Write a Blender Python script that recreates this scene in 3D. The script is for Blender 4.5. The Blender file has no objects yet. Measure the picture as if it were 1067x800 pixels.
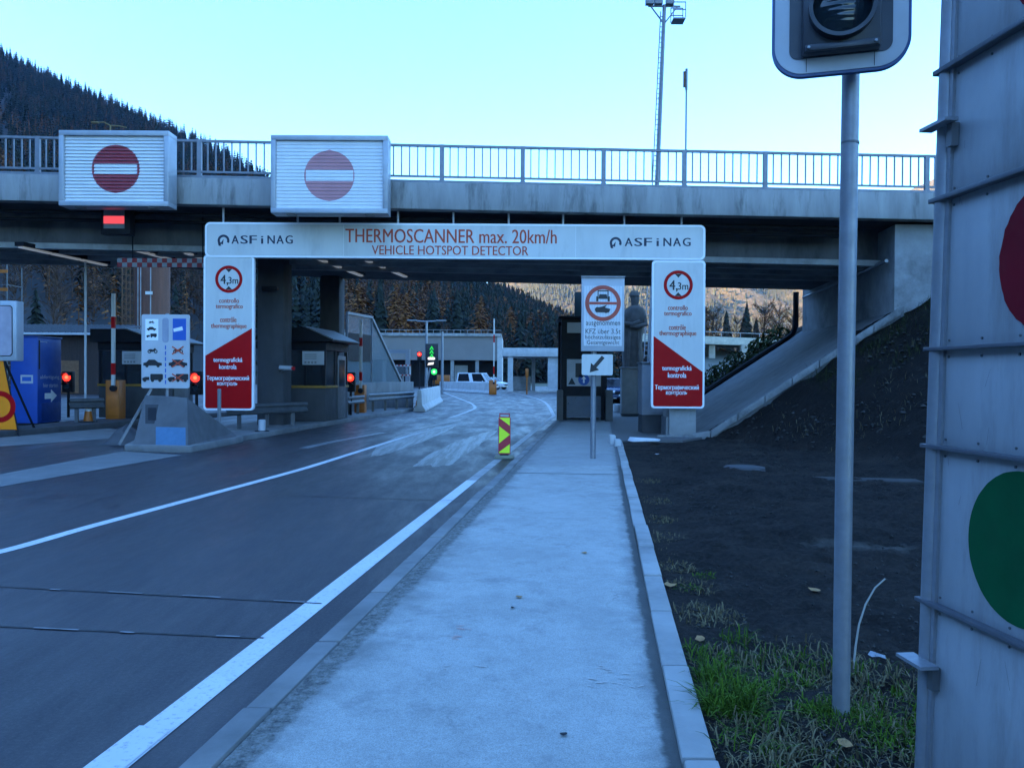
import bpy, bmesh, math, random
import numpy as np
from mathutils import Vector, Matrix
R = math.radians
random.seed(7)
sc = bpy.context.scene
COL = sc.collection
# ------------------------------------------------------------------ camera
F, CX, CY, HOR = 837.0, 533.5, 400.0, 392.0
PITCH = math.atan((CY - HOR) / F)
ROLL = R(0.35)
EYE = Vector((0, 0, 1.6))
fw = Vector((0, math.cos(PITCH), -math.sin(PITCH)))
r0 = Vector((1, 0, 0)); u0 = Vector((0, math.sin(PITCH), math.cos(PITCH)))
rt = r0 * math.cos(ROLL) + u0 * math.sin(ROLL)
up = -r0 * math.sin(ROLL) + u0 * math.cos(ROLL)
cd = bpy.data.cameras.new('camera'); cam = bpy.data.objects.new('camera', cd); COL.objects.link(cam)
cam.matrix_world = Matrix(((rt.x, up.x, -fw.x, EYE.x), (rt.y, up.y, -fw.y, EYE.y), (rt.z, up.z, -fw.z, EYE.z), (0, 0, 0, 1)))
cd.sensor_width = 36; cd.lens = F / 1067 * 36; cd.clip_start = 0.05; cd.clip_end = 12000
sc.camera = cam
# ------------------------------------------------------------------ world, sun, exposure
SUN_EL, SUN_ROT = 20.0, 246.0          # sun behind the left ridge
w = bpy.data.worlds.new('World'); sc.world = w; w.use_nodes = True
nt = w.node_tree; nt.nodes.clear()
sky = nt.nodes.new('ShaderNodeTexSky'); sky.sky_type = 'NISHITA'; sky.sun_disc = False
sky.sun_elevation = R(SUN_EL); sky.sun_rotation = R(SUN_ROT); sky.altitude = 1100
sky.air_density = 1.0; sky.dust_density = 0.25; sky.ozone_density = 2.0
bg = nt.nodes.new('ShaderNodeBackground'); bg.inputs[1].default_value = 0.12
tint = nt.nodes.new('ShaderNodeMix'); tint.data_type = 'RGBA'; tint.blend_type = 'MULTIPLY'
tint.inputs[0].default_value = 1; tint.inputs[7].default_value = (0.60, 1.0, 1.40, 1)
wo = nt.nodes.new('ShaderNodeOutputWorld')
nt.links.new(sky.outputs[0], tint.inputs[6]); nt.links.new(tint.outputs[2], bg.inputs[0]); nt.links.new(bg.outputs[0], wo.inputs[0])
sd = bpy.data.lights.new('sun', 'SUN'); sun = bpy.data.objects.new('sun', sd); COL.objects.link(sun)
sd.energy = 4.8; sd.angle = R(0.5); sd.color = (1.0, 0.80, 0.52)
az = R(SUN_ROT)
sdir = Vector((math.sin(az) * math.cos(R(SUN_EL)), math.cos(az) * math.cos(R(SUN_EL)), math.sin(R(SUN_EL))))
sun.rotation_euler = sdir.to_track_quat('Z', 'Y').to_euler(); sun.location = (-50, 0, 200)
sc.view_settings.view_transform = 'Standard'; sc.view_settings.look = 'None'
sc.view_settings.exposure = 2.62; sc.view_settings.gamma = 1

# ------------------------------------------------------------------ projection helpers (photo pixels -> metres)
def ray(px, py):
    return fw + rt * ((px - CX) / F) + up * ((CY - py) / F)
def at(px, py, Y):
    d = ray(px, py); return EYE + d * (Y / d.y)
def gnd(px, py, z=0.0):
    d = ray(px, py); return EYE + d * ((z - EYE.z) / d.z)

# ------------------------------------------------------------------ mesh builder
class MB:
    def __init__(s): s.v = []; s.f = []
    def add(s, vs, fs):
        n = len(s.v); s.v += [tuple(p) for p in vs]; s.f += [tuple(i + n for i in f) for f in fs]; return s
    def box(s, x0, x1, y0, y1, z0, z1):
        return s.add([(x0,y0,z0),(x1,y0,z0),(x1,y1,z0),(x0,y1,z0),(x0,y0,z1),(x1,y0,z1),(x1,y1,z1),(x0,y1,z1)],
                     [(0,3,2,1),(4,5,6,7),(0,1,5,4),(1,2,6,5),(2,3,7,6),(3,0,4,7)])
    def hexa(s, p):   # 4 bottom, 4 top, counter-clockwise from above
        return s.add(p, [(0,3,2,1),(4,5,6,7),(0,1,5,4),(1,2,6,5),(2,3,7,6),(3,0,4,7)])
    def slab(s, poly, z0, z1):   # polygon in x,y
        n = len(poly)
        vs = [(p[0],p[1],z0) for p in poly] + [(p[0],p[1],z1) for p in poly]
        fs = [tuple(range(n-1,-1,-1)), tuple(range(n,2*n))] + [(i,(i+1)%n,(i+1)%n+n,i+n) for i in range(n)]
        return s.add(vs, fs)
    def sheet(s, poly, z):
        return s.add([(p[0],p[1],z) for p in poly], [tuple(range(len(poly)))])
    def prism(s, poly, y0, y1):  # polygon in x,z (counter-clockwise seen from -y), y0 front
        n = len(poly)
        vs = [(p[0],y0,p[1]) for p in poly] + [(p[0],y1,p[1]) for p in poly]
        fs = [tuple(range(n)), tuple(range(2*n-1,n-1,-1))] + [(i,i+n,(i+1)%n+n,(i+1)%n) for i in range(n)]
        return s.add(vs, fs)
    def sprism(s, poly, x0, x1): # polygon in y,z extruded along x
        n = len(poly)
        vs = [(x0,p[0],p[1]) for p in poly] + [(x1,p[0],p[1]) for p in poly]
        fs = [tuple(range(n-1,-1,-1)), tuple(range(n,2*n))] + [(i,(i+1)%n,(i+1)%n+n,i+n) for i in range(n)]
        return s.add(vs, fs)
    def cyl(s, p0, p1, r0_, r1_=None, n=14):
        r1_ = r0_ if r1_ is None else r1_
        p0 = Vector(p0); p1 = Vector(p1); a = (p1 - p0).normalized()
        b = a.cross(Vector((0,0,1)) if abs(a.z) < .9 else Vector((1,0,0))).normalized(); c = a.cross(b)
        vs = []
        for p, r in ((p0, r0_), (p1, r1_)):
            for i in range(n):
                t = 2*math.pi*i/n; vs.append(p + b*(r*math.cos(t)) + c*(r*math.sin(t)))
        fs = [(i,(i+1)%n,(i+1)%n+n,i+n) for i in range(n)] + [tuple(range(n-1,-1,-1)), tuple(range(n,2*n))]
        return s.add(vs, fs)
    def tube(s, pts, r, n=8, r_end=None):
        pts = [Vector(p) for p in pts]; m = len(pts); vs = []; fs = []; b = None
        for k, p in enumerate(pts):
            a = (pts[min(k+1,m-1)] - pts[max(k-1,0)]).normalized()
            if b is None: b = a.cross(Vector((0,0,1)) if abs(a.z) < .9 else Vector((1,0,0))).normalized()
            else: b = (b - a*b.dot(a)).normalized()
            c = a.cross(b)
            rr = r if r_end is None else r + (r_end - r)*k/(m-1)
            for i in range(n):
                t = 2*math.pi*i/n; vs.append(p + b*(rr*math.cos(t)) + c*(rr*math.sin(t)))
        for k in range(m-1):
            for i in range(n): fs.append((k*n+i, k*n+(i+1)%n, (k+1)*n+(i+1)%n, (k+1)*n+i))
        fs += [tuple(range(n-1,-1,-1)), tuple(range((m-1)*n, m*n))]
        return s.add(vs, fs)
    def bar(s, p0, p1, wx, wz):   # rectangular bar between two points
        p0 = Vector(p0); p1 = Vector(p1); a = (p1-p0).normalized()
        b = a.cross(Vector((0,0,1)) if abs(a.z) < .95 else Vector((0,1,0))).normalized(); c = b.cross(a)
        vs = []
        for p in (p0,p1):
            for i,j in ((-1,-1),(1,-1),(1,1),(-1,1)): vs.append(p + b*(wx/2*i) + c*(wz/2*j))
        return s.add(vs, [(3,2,1,0),(4,5,6,7),(0,1,5,4),(1,2,6,5),(2,3,7,6),(3,0,4,7)])
    def disc(s, cx, cz, r, y, t=.003, n=40, jag=0):
        poly = []
        for i in range(n):
            a = 2*math.pi*i/n; q = r*(1+random.uniform(-jag,jag)); poly.append((cx+q*math.cos(a), cz+q*math.sin(a)))
        return s.prism(poly, y-t, y)
    def ring(s, cx, cz, ro, ri, y, t=.003, n=40, a0=0, a1=2*math.pi):
        full = abs(a1-a0-2*math.pi) < 1e-6; m = n if full else n+1
        vs = []
        for yy in (y-t, y):
            for r in (ri, ro):
                for i in range(m):
                    a = a0+(a1-a0)*i/n; vs.append((cx+r*math.cos(a), yy, cz+r*math.sin(a)))
        fs = []
        for i in range(n):
            j = (i+1) % m
            fs += [(i, m+i, m+j, j)[::-1], (m+i, 3*m+i, 3*m+j, m+j), (i, j, 2*m+j, 2*m+i)]
        return s.add(vs, fs)
    def text(s, body, cx, cz, wid, hei, y, thick=0.0):
        if 'ф' in body:
            fr_ = (body.index('ф')+.5)/len(body); x_ = cx-wid/2+wid*fr_; st = wid*.006
            s.add([(x_-st,y-.002,cz-hei*.5),(x_+st,y-.002,cz-hei*.5),(x_+st,y-.002,cz+hei*.42),(x_-st,y-.002,cz+hei*.42)],[(0,1,2,3)]); body = body.replace('ф','о')
        c = bpy.data.curves.new('t', 'FONT'); c.body = body; c.size = 1; c.resolution_u = 3
        o = bpy.data.objects.new('t', c); me = bpy.data.meshes.new_from_object(o)
        co = [v.co.copy() for v in me.vertices]
        x0 = min(p.x for p in co); x1 = max(p.x for p in co); y0 = min(p.y for p in co); y1 = max(p.y for p in co)
        sx = wid/(x1-x0); sz = hei/(y1-y0)
        ds = (0,) if not thick else (-thick*hei*2.2, 0, thick*hei*2.2)
        for k, d in enumerate(ds):
            s.add([(cx+d+(p.x-(x0+x1)/2)*sx, y-.0004*k, cz+(p.y-(y0+y1)/2)*sz) for p in co], [tuple(p.vertices) for p in me.polygons])
        bpy.data.meshes.remove(me); bpy.data.objects.remove(o); bpy.data.curves.remove(c)
        return s
    def build(s, name, mat, parent=None, smooth=False, bevel=0, seg=2, uvfix=True):
        me = bpy.data.meshes.new(name); me.from_pydata(s.v, [], s.f)
        if bevel or uvfix:
            bm = bmesh.new(); bm.from_mesh(me)
            if uvfix: bmesh.ops.recalc_face_normals(bm, faces=bm.faces)
            if bevel:
                es = [e for e in bm.edges if len(e.link_faces) == 2 and e.calc_face_angle(0) > R(25)]
                bmesh.ops.bevel(bm, geom=es, offset=bevel, segments=seg, profile=.5, affect='EDGES', clamp_overlap=True)
            bm.to_mesh(me); bm.free()
        if smooth or bevel:
            me.shade_smooth(); me.set_sharp_from_angle(angle=R(38))
        for m in (mat if isinstance(mat, list) else [mat]): me.materials.append(m)
        o = bpy.data.objects.new(name, me); COL.objects.link(o)
        if parent: o.parent = parent
        return o

def tag(o, label=None, cat=None, group=None, kind=None):
    if label: o['label'] = label
    if cat: o['category'] = cat
    if group: o['group'] = group
    if kind: o['kind'] = kind
    return o
def thing(name, label, cat, loc=(0,0,0), rz=0, group=None):
    o = bpy.data.objects.new(name, None); COL.objects.link(o); o.location = loc; o.rotation_euler = (0,0,rz)
    return tag(o, label, cat, group)
def struct(o): o['kind'] = 'structure'; return o
def kids(o): return [c for c in bpy.data.objects if c.parent == o]
def dup(root, loc, rz=None, label=None, scale=None):
    def cp(o, par):
        c = o.copy(); COL.objects.link(c); c.parent = par
        for k in kids(o): cp(k, c)
        return c
    c = cp(root, None); c.location = loc
    if rz is not None: c.rotation_euler = (0,0,rz)
    if label: c['label'] = label
    if scale: c.scale = (scale,)*3
    return c

# ------------------------------------------------------------------ materials
def nodes(name):
    m = bpy.data.materials.new(name); m.use_nodes = True; t = m.node_tree
    return m, t, t.nodes['Principled BSDF'], t.links
def coords(t): return t.nodes.new('ShaderNodeTexCoord').outputs['Object']
def geo(t): return t.nodes.new('ShaderNodeNewGeometry').outputs['Position']
def noise(t, vec, scale, detail=6, rough=.6):
    n = t.nodes.new('ShaderNodeTexNoise'); n.inputs['Scale'].default_value = scale
    n.inputs['Detail'].default_value = detail; n.inputs['Roughness'].default_value = rough
    t.links.new(vec, n.inputs['Vector']); return n.outputs['Fac']
def ramp(t, fac, stops):
    r = t.nodes.new('ShaderNodeValToRGB'); e = r.color_ramp.elements
    while len(e) < len(stops): e.new(.5)
    for q, (p, c) in zip(e, stops): q.position = p; q.color = (*c, 1) if len(c) == 3 else c
    t.links.new(fac, r.inputs[0]); return r.outputs[0]
def mix(t, fac, a, b, mode='MIX'):
    n = t.nodes.new('ShaderNodeMix'); n.data_type = 'RGBA'; n.blend_type = mode
    for sock, val in ((n.inputs[0], fac), (n.inputs[6], a), (n.inputs[7], b)):
        if hasattr(val, 'links') or hasattr(val, 'is_linked'): t.links.new(val, sock)
        elif isinstance(val, (int, float)): sock.default_value = val
        else: sock.default_value = (*val, 1)
    return n.outputs[2]
def bump(t, p, h, strength, dist=.01):
    b = t.nodes.new('ShaderNodeBump'); b.inputs['Strength'].default_value = strength; b.inputs['Distance'].default_value = dist
    t.links.new(h, b.inputs['Height']); t.links.new(b.outputs[0], p.inputs['Normal'])
def g(v): return (v, v, v)
def pbr(name, col, rough=.6, metal=0, var=.18, scale=3, bmp=.0, bscale=60, stain=None, stain_amt=.5, stain_scale=1.2, spec=.5, stretch=None):
    m, t, p, L = nodes(name)
    v = coords(t)
    if stretch:
        mp = t.nodes.new('ShaderNodeMapping'); mp.inputs['Scale'].default_value = stretch; L.new(v, mp.inputs[0]); v2 = mp.outputs[0]
    else: v2 = v
    a = noise(t, v2, scale)
    lo = tuple(c*(1-var) for c in col); hi = tuple(min(1, c*(1+var)) for c in col)
    c = ramp(t, a, [(.3, lo), (.7, hi)])
    if stain:
        s = noise(t, v2, stain_scale, 8, .7)
        f = ramp(t, s, [(.5, g(0)), (.68, g(stain_amt))])
        c = mix(t, f, c, stain)
    L.new(c, p.inputs['Base Color'])
    rr = ramp(t, noise(t, v, scale*2.3), [(.3, g(max(0, rough-.1))), (.7, g(min(1, rough+.1)))])
    L.new(rr, p.inputs['Roughness']); p.inputs['Metallic'].default_value = metal
    p.inputs['Specular IOR Level'].default_value = spec
    if bmp: bump(t, p, noise(t, v, bscale, 8, .65), bmp)
    return m
def emit(name, col, strength, rough=.3):
    m, t, p, L = nodes(name)
    p.inputs['Base Color'].default_value = (*[c*.3 for c in col], 1); p.inputs['Roughness'].default_value = rough
    p.inputs['Emission Color'].default_value = (*col, 1); p.inputs['Emission Strength'].default_value = strength
    return m
def glass(name, col, rough=.05, alpha=.5):
    m, t, p, L = nodes(name)
    p.inputs['Base Color'].default_value = (*col, 1); p.inputs['Roughness'].default_value = rough
    n = noise(t, coords(t), 4); L.new(ramp(t, n, [(.3, g(max(0, rough-.03))), (.7, g(rough+.1))]), p.inputs['Roughness'])
    p.inputs['Alpha'].default_value = alpha
    return m

M = {}
M['conc'] = pbr('concrete', (.30,.30,.29), .85, var=.2, scale=2, bmp=.25, stain=(.13,.125,.12), stain_amt=.7, stain_scale=.8)
M['conc_streak'] = pbr('weathered_concrete', (.30,.295,.285), .85, var=.22, scale=3, bmp=.25, stain=(.07,.068,.065), stain_amt=.85, stain_scale=2.2, stretch=(1,1,.18))
M['conc_light'] = pbr('pale_concrete', (.48,.48,.47), .8, var=.12, scale=2, bmp=.2, stain=(.28,.28,.27), stain_amt=.5)
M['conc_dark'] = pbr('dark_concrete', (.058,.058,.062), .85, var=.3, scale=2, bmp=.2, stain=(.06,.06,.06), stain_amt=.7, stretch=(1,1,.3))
M['galv'] = pbr('galvanised_steel', (.24,.25,.27), .45, metal=.4, var=.12, scale=14, bmp=.05, bscale=120, stain=(.25,.22,.19), stain_amt=.35, stain_scale=3)
M['rail'] = pbr('railing_steel', (.20,.21,.235), .5, metal=.3, var=.15, scale=6, stain=(.16,.13,.11), stain_amt=.4, stain_scale=2)
M['white'] = pbr('sign_white', (.58,.58,.55), .38, var=.05, scale=1.5, stain=(.36,.36,.34), stain_amt=.5, stain_scale=1.3, stretch=(1,1,.25))
M['white_dull'] = pbr('dull_white_metal', (.45,.46,.48), .45, var=.08, scale=2, stain=(.35,.35,.35), stain_amt=.4)
M['rim'] = pbr('sign_rim', (.85,.86,.87), .35, var=.03)
M['red'] = pbr('sign_red', (.44,.004,.006), .5, var=.1, scale=2, spec=.12)
M['text_red'] = pbr('lettering_red', (.46,.075,.04), .5, var=.05, spec=.2)
M['text_white'] = pbr('lettering_white', (.8,.8,.8), .5, var=.03)
M['navy'] = pbr('lettering_navy', (.012,.02,.05), .5, var=.1)
M['black'] = pbr('black_vinyl', (.012,.012,.014), .5, var=.1)
M['dark'] = pbr('dark_metal', (.010,.011,.015), .55, var=.25, scale=4, spec=.2)
M['grey'] = pbr('grey_metal', (.20,.21,.22), .5, metal=.1, var=.12, scale=3, stain=(.1,.1,.1), stain_amt=.3)
M['cab'] = pbr('cabinet_grey', (.27,.28,.30), .55, var=.1, scale=3, stain=(.16,.15,.14), stain_amt=.4)
M['blue'] = pbr('blue_paint', (.008,.065,.34), .5, var=.12, scale=2, stain=(.02,.05,.2), stain_amt=.3)
M['blue_sign'] = pbr('blue_vinyl', (.012,.09,.40), .5, var=.06)
M['blue_pale'] = pbr('pale_blue_paint', (.06,.15,.26), .7, var=.12, scale=5, stain=(.2,.22,.25), stain_amt=.3)
M['yellow'] = pbr('warning_yellow', (.95,.25,.0), .45, var=.06)
M['orange'] = pbr('orange_paint', (.42,.11,.006), .5, var=.12)
M['fluo'] = pbr('fluorescent_yellow', (.72,.95,.02), .45, var=.04)
M['red_film'] = pbr('reflective_red', (.40,.01,.03), .4, var=.08)
M['rubber'] = pbr('rubber', (.025,.025,.026), .8, var=.2)
M['rust'] = pbr('rusty_steel', (.16,.075,.035), .8, var=.3, scale=4, bmp=.2)
M['brown'] = pbr('brown_cladding', (.12,.045,.026), .75, var=.25, scale=3, stain=(.08,.04,.03), stain_amt=.6, stretch=(1,1,.1))
M['stone'] = pbr('carved_stone', (.09,.08,.07), .9, var=.3, scale=3, bmp=.6, bscale=18, stain=(.07,.065,.06), stain_amt=.6)
M['glass'] = glass('window_glass', (.03,.035,.04), .05, .75)
M['pane'] = glass('screen_glass', (.17,.215,.235), .12, .6)
M['carglass'] = glass('car_glass', (.012,.014,.018), .04, 1)
M['lens'] = glass('signal_lens', (.006,.014,.02), .08, 1)
M['roofing'] = pbr('roof_sheet', (.045,.05,.062), .6, var=.2, scale=2)
M['cladding'] = pbr('grey_cladding', (.21,.19,.175), .75, var=.08, scale=.4)
M['lamp_off'] = pbr('lamp_diffuser', (.75,.76,.78), .4, var=.03); M['strip'] = emit('strip_diffuser', (.8,.9,1), .03)
M['red_on'] = emit('red_lamp', (1,.02,.01), .8)
M['red_core'] = emit('red_lamp_core', (1,.07,.03), 1.0)
M['green_on'] = emit('green_lamp', (.02,1,.12), .35)
M['green_core'] = emit('green_lamp_core', (.5,1,.6), .4)
M['led_red'] = emit('led_red', (1,.09,.115), .17)
M['led_green'] = emit('led_green', (.02,.9,.08), .16)
M['led_white'] = emit('led_white', (1,.93,.82), .2)
M['car_white'] = pbr('white_car_paint', (.75,.76,.77), .3, var=.03)
M['car_blue'] = pbr('dark_blue_car_paint', (.012,.03,.08), .25, var=.1)
M['bark'] = pbr('bark', (.06,.045,.035), .9, var=.3, scale=6)
M['leaf_litter'] = pbr('dry_leaf', (.32,.17,.06), .8, var=.3, scale=9)
M['paper'] = pbr('white_litter', (.75,.76,.78), .7, var=.05)
M['pink'] = pbr('spray_paint', (.62,.30,.26), .85, var=.2, scale=20)

def fol(name, col, var=.45):
    m, t, p, L = nodes(name)
    gi = t.nodes.new('ShaderNodeNewGeometry')
    c = ramp(t, gi.outputs['Random Per Island'], [(0, tuple(x*(1-var) for x in col)), (1, tuple(x*(1+var) for x in col))])
    c = mix(t, ramp(t, noise(t, gi.outputs['Position'], .12, 3), [(.35, g(0)), (.65, g(.5))]), c, tuple(x*.6 for x in col))
    L.new(c, p.inputs['Base Color']); p.inputs['Roughness'].default_value = .85; p.inputs['Specular IOR Level'].default_value = .15
    return m
M['spruce'] = fol('spruce_needles', (.022,.028,.020)); M['larch'] = fol('larch_needles', (.21,.078,.022)); M['twig'] = fol('bare_twigs', (.085,.050,.034))
M['bush'] = fol('bush_leaves', (.045,.065,.025)); M['grass'] = fol('grass_blades', (.060,.112,.010), .65); M['dryg'] = fol('dry_grass', (.16,.13,.07), .5)

def asphalt():
    m, t, p, L = nodes('asphalt'); v = geo(t)
    fine = noise(t, v, 140, 4, .7)
    big = noise(t, v, .35, 5, .6)
    mp = t.nodes.new('ShaderNodeMapping'); mp.inputs['Scale'].default_value = (1.0, .22, 1); mp.inputs['Rotation'].default_value = (0, 0, R(6)); L.new(v, mp.inputs[0])
    tr = noise(t, mp.outputs[0], 1.1, 5, .6)
    grain = noise(t, v, 48, 6, .8)
    c = ramp(t, fine, [(.3, (.014,.0115,.013)), (.72, (.043,.035,.039))])
    c = mix(t, ramp(t, grain, [(.51, g(0)), (.60, g(.6))]), c, (.075,.064,.068))
    c = mix(t, ramp(t, grain, [(.40, g(.7)), (.48, g(0))]), c, (.014,.015,.018))
    c = mix(t, ramp(t, big, [(.4, g(0)), (.7, g(.5))]), c, (.024,.020,.023))
    c = mix(t, ramp(t, tr, [(.50, g(0)), (.72, g(.35))]), c, (.070,.060,.063))
    c = mix(t, ramp(t, noise(t, v, 2.2, 8, .8), [(.58, g(0)), (.66, g(.6))]), c, (.012,.012,.014))
    L.new(c, p.inputs['Base Color'])
    sheen = noise(t, mp.outputs[0], 1.6, 8, .7)
    rgh = ramp(t, sheen, [(.36, g(.36)), (.64, g(.62))])
    L.new(rgh, p.inputs['Roughness'])
    p.inputs['Specular IOR Level'].default_value = .5
    bump(t, p, grain, .3, .005)
    return m
def sidewalk_mat():
    m, t, p, L = nodes('worn_sidewalk'); v = geo(t)
    big = noise(t, v, .8, 8, .68); fine = noise(t, v, 160, 3, .8); mid = noise(t, v, 9, 8, .75); grit = noise(t, v, 55, 5, .8)
    c = ramp(t, big, [(.30, (.24,.235,.21)), (.5, (.355,.35,.32)), (.72, (.45,.445,.41))])
    c = mix(t, .4, c, ramp(t, mid, [(.25, (.20,.197,.18)), (.75, (.56,.555,.51))]))
    c = mix(t, ramp(t, grit, [(.40, g(.38)), (.48, g(0))]), c, (.16,.157,.145))
    c = mix(t, ramp(t, fine, [(.40, g(.42)), (.48, g(0))]), c, (.15,.148,.14))
    c = mix(t, ramp(t, fine, [(.53, g(0)), (.62, g(.3))]), c, (.62,.61,.57))
    c = mix(t, ramp(t, noise(t, v, 2.6, 8, .8), [(.53, g(0)), (.66, g(.62))]), c, (.19,.187,.175))
    c = mix(t, ramp(t, noise(t, v, .55, 6, .7), [(.52, g(0)), (.66, g(.4))]), c, (.22,.215,.20))
    # fine cracks
    vo = t.nodes.new('ShaderNodeTexVoronoi'); vo.feature = 'DISTANCE_TO_EDGE'; vo.inputs['Scale'].default_value = .55
    wv = t.nodes.new('ShaderNodeVectorMath'); wv.operation = 'ADD'; nv_ = t.nodes.new('ShaderNodeTexNoise'); nv_.inputs['Scale'].default_value = 1.7; nv_.inputs['Detail'].default_value = 8; L.new(v, nv_.inputs['Vector'])
    L.new(v, wv.inputs[0]); L.new(nv_.outputs['Color'], wv.inputs[1]); L.new(wv.outputs[0], vo.inputs['Vector'])
    cr = ramp(t, vo.outputs['Distance'], [(0, g(.55)), (.0045, g(0))])
    c = mix(t, mix(t, 1, cr, ramp(t, noise(t, v, .5, 3), [(.5, g(0)), (.62, g(1))]), 'MULTIPLY'), c, (.12,.118,.11))
    # dirt gathered along both kerbs: distance to the two kerb lines
    sp = t.nodes.new('ShaderNodeSeparateXYZ'); L.new(v, sp.inputs[0])
    def mth(op, a, b=None):
        n = t.nodes.new('ShaderNodeMath'); n.operation = op
        for i, q in enumerate((a, b)):
            if q is None: continue
            if isinstance(q, (int, float)): n.inputs[i].default_value = q
            else: L.new(q, n.inputs[i])
        return n.outputs[0]
    xl = mth('SUBTRACT', sp.outputs[0], mth('MULTIPLY', sp.outputs[1], KM))
    dl = mth('SUBTRACT', xl, KL_IN); dr = mth('SUBTRACT', KR_IN, xl)
    wob = mth('MULTIPLY', noise(t, v, 2.2, 7, .7), .75)
    dmin = mth('SUBTRACT', mth('MINIMUM', mth('MULTIPLY', dl, .8), mth('MULTIPLY', dr, 1.6)), wob)
    f = ramp(t, mth('ADD', dmin, .5), [(.10, g(.8)), (.38, g(0))])
    c = mix(t, f, c, (.115,.112,.105))
    # broken gritty strip right behind the road kerb
    gl = mth('SUBTRACT', dl, mth('MULTIPLY', noise(t, v, 7, 6, .75), .16))
    fg = ramp(t, mth('ADD', gl, .5), [(.53, g(.9)), (.57, g(0))])
    c = mix(t, fg, c, ramp(t, noise(t, v, 26, 6, .8), [(.36, (.02,.02,.02)), (.5, (.12,.115,.10)), (.66, (.24,.23,.21))]))
    gr = mth('SUBTRACT', dr, mth('MULTIPLY', noise(t, v, 5, 7, .75), .13))
    c = mix(t, ramp(t, mth('ADD', gr, .5), [(.485, g(.85)), (.515, g(0))]), c, (.035,.034,.03))
    far = ramp(t, mth('MULTIPLY', sp.outputs[1], .02), [(.278, g(0)), (.282, g(.35))])
    c = mix(t, far, c, (.22,.22,.22))
    L.new(c, p.inputs['Base Color']); p.inputs['Roughness'].default_value = .85
    bump(t, p, grit, .35, .006)
    return m
def soil_mat():
    m, t, p, L = nodes('soil'); v = geo(t)
    a = noise(t, v, 1.1, 8, .7); b = noise(t, v, 22, 6, .7)
    c = ramp(t, a, [(.36, (.008,.006,.005)), (.5, (.022,.0165,.013)), (.64, (.052,.040,.031))])
    c = mix(t, .45, c, ramp(t, b, [(.36, (.004,.0035,.003)), (.5, (.018,.014,.012)), (.64, (.055,.044,.036))]))
    # pale gravel patch beside the signal pole, mossy slope under the abutment
    def spot(x, y, rx, ry, edge):
        mp = t.nodes.new('ShaderNodeMapping'); mp.inputs['Location'].default_value = (-x/rx, -y/ry, 0); mp.inputs['Scale'].default_value = (1/rx, 1/ry, 0); L.new(v, mp.inputs[0])
        ln = t.nodes.new('ShaderNodeVectorMath'); ln.operation = 'LENGTH'; L.new(mp.outputs[0], ln.inputs[0])
        s = t.nodes.new('ShaderNodeMath'); s.operation = 'ADD'; L.new(ln.outputs['Value'], s.inputs[0]); L.new(noise(t, v, 3.5, 6, .7), s.inputs[1])
        return ramp(t, s.outputs[0], [(.62, g(1)), (1.0, g(0))]) if edge else None
    q = gnd(905, 575); c = mix(t, spot(q.x, q.y, 1.15, .5, 1), c, (.11,.10,.085))
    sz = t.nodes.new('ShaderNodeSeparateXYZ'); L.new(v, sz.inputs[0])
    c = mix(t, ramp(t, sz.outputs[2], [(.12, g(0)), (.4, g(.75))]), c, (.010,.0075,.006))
    c = mix(t, spot(11.4, 20.0, 3.2, 1.5, 1), c, (.022,.026,.013))
    L.new(c, p.inputs['Base Color']); p.inputs['Roughness'].default_value = .95; p.inputs['Specular IOR Level'].default_value = .2
    bump(t, p, b, 1.0, .07)
    return m
def paint_mat():
    m, t, p, L = nodes('road_paint'); v = geo(t)
    n = noise(t, v, 30, 6, .75); w_ = noise(t, v, 1.3, 4)
    c = ramp(t, n, [(.28, (.16,.16,.165)), (.46, (.62,.62,.62))])
    c = mix(t, ramp(t, w_, [(.4, g(0)), (.7, g(.4))]), c, (.42,.42,.42))
    L.new(c, p.inputs['Base Color']); p.inputs['Roughness'].default_value = .6
    return m

# ------------------------------------------------------------------ road, pavement, kerbs, soil
KM = .113
_gl = gnd(201, 800, 0); _gi = gnd(241, 800, .055); _gr = gnd(711, 800, .055); _go = gnd(749, 800, .06)
KL_OUT = _gl.x - KM*_gl.y + .012; KL_IN = KL_OUT + .135; KR_IN = _gr.x - KM*_gr.y; KR_OUT = _go.x - KM*_go.y
kl = lambda Y: KL_OUT + KM*Y
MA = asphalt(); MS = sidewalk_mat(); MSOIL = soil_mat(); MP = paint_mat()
mgrass = pbr('meadow', (.07,.075,.04), .95, var=.35, scale=.05, stain=(.12,.10,.06), stain_amt=.6, stain_scale=.02)
n_ = 64
struct(MB().sheet([(5000*math.cos(2*math.pi*i/n_), 5000*math.sin(2*math.pi*i/n_)) for i in range(n_)], -.06).build('ground', mgrass))
struct(MB().sheet([(-75,-15), (kl(-15)+.02,-15), (kl(46)+.02,46), (9,50), (26,80), (30,130), (-75,130)], 0).build('road', MA))
def foot(Y): return 5.0 + KM*(Y-21)
struct(MB().slab([(KL_IN+KM*-4,-4), (KR_IN+KM*-4,-4), (KR_IN+KM*19.5,19.5), (4.2,19.7), (foot(21),20.9), (foot(46)+.3,46), (KL_IN+KM*46,46)], -.05, .055).build('sidewalk', MS))
def stones(xin, xout, y0, y1, z1, ln, name, mat):
    b = MB(); y = y0
    while y < y1:
        L_ = ln*random.uniform(.92, 1.08); e = min(y+L_-.02, y1); dz = random.uniform(-.006,.006); dx = random.uniform(-.006,.006)
        p = [(xin+KM*y+dx, y), (xout+KM*y+dx, y), (xout+KM*e+dx, e), (xin+KM*e+dx, e)]
        b.slab(p, -.1, z1+dz); y += L_
    return struct(b.build(name, mat, bevel=.012))
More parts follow.
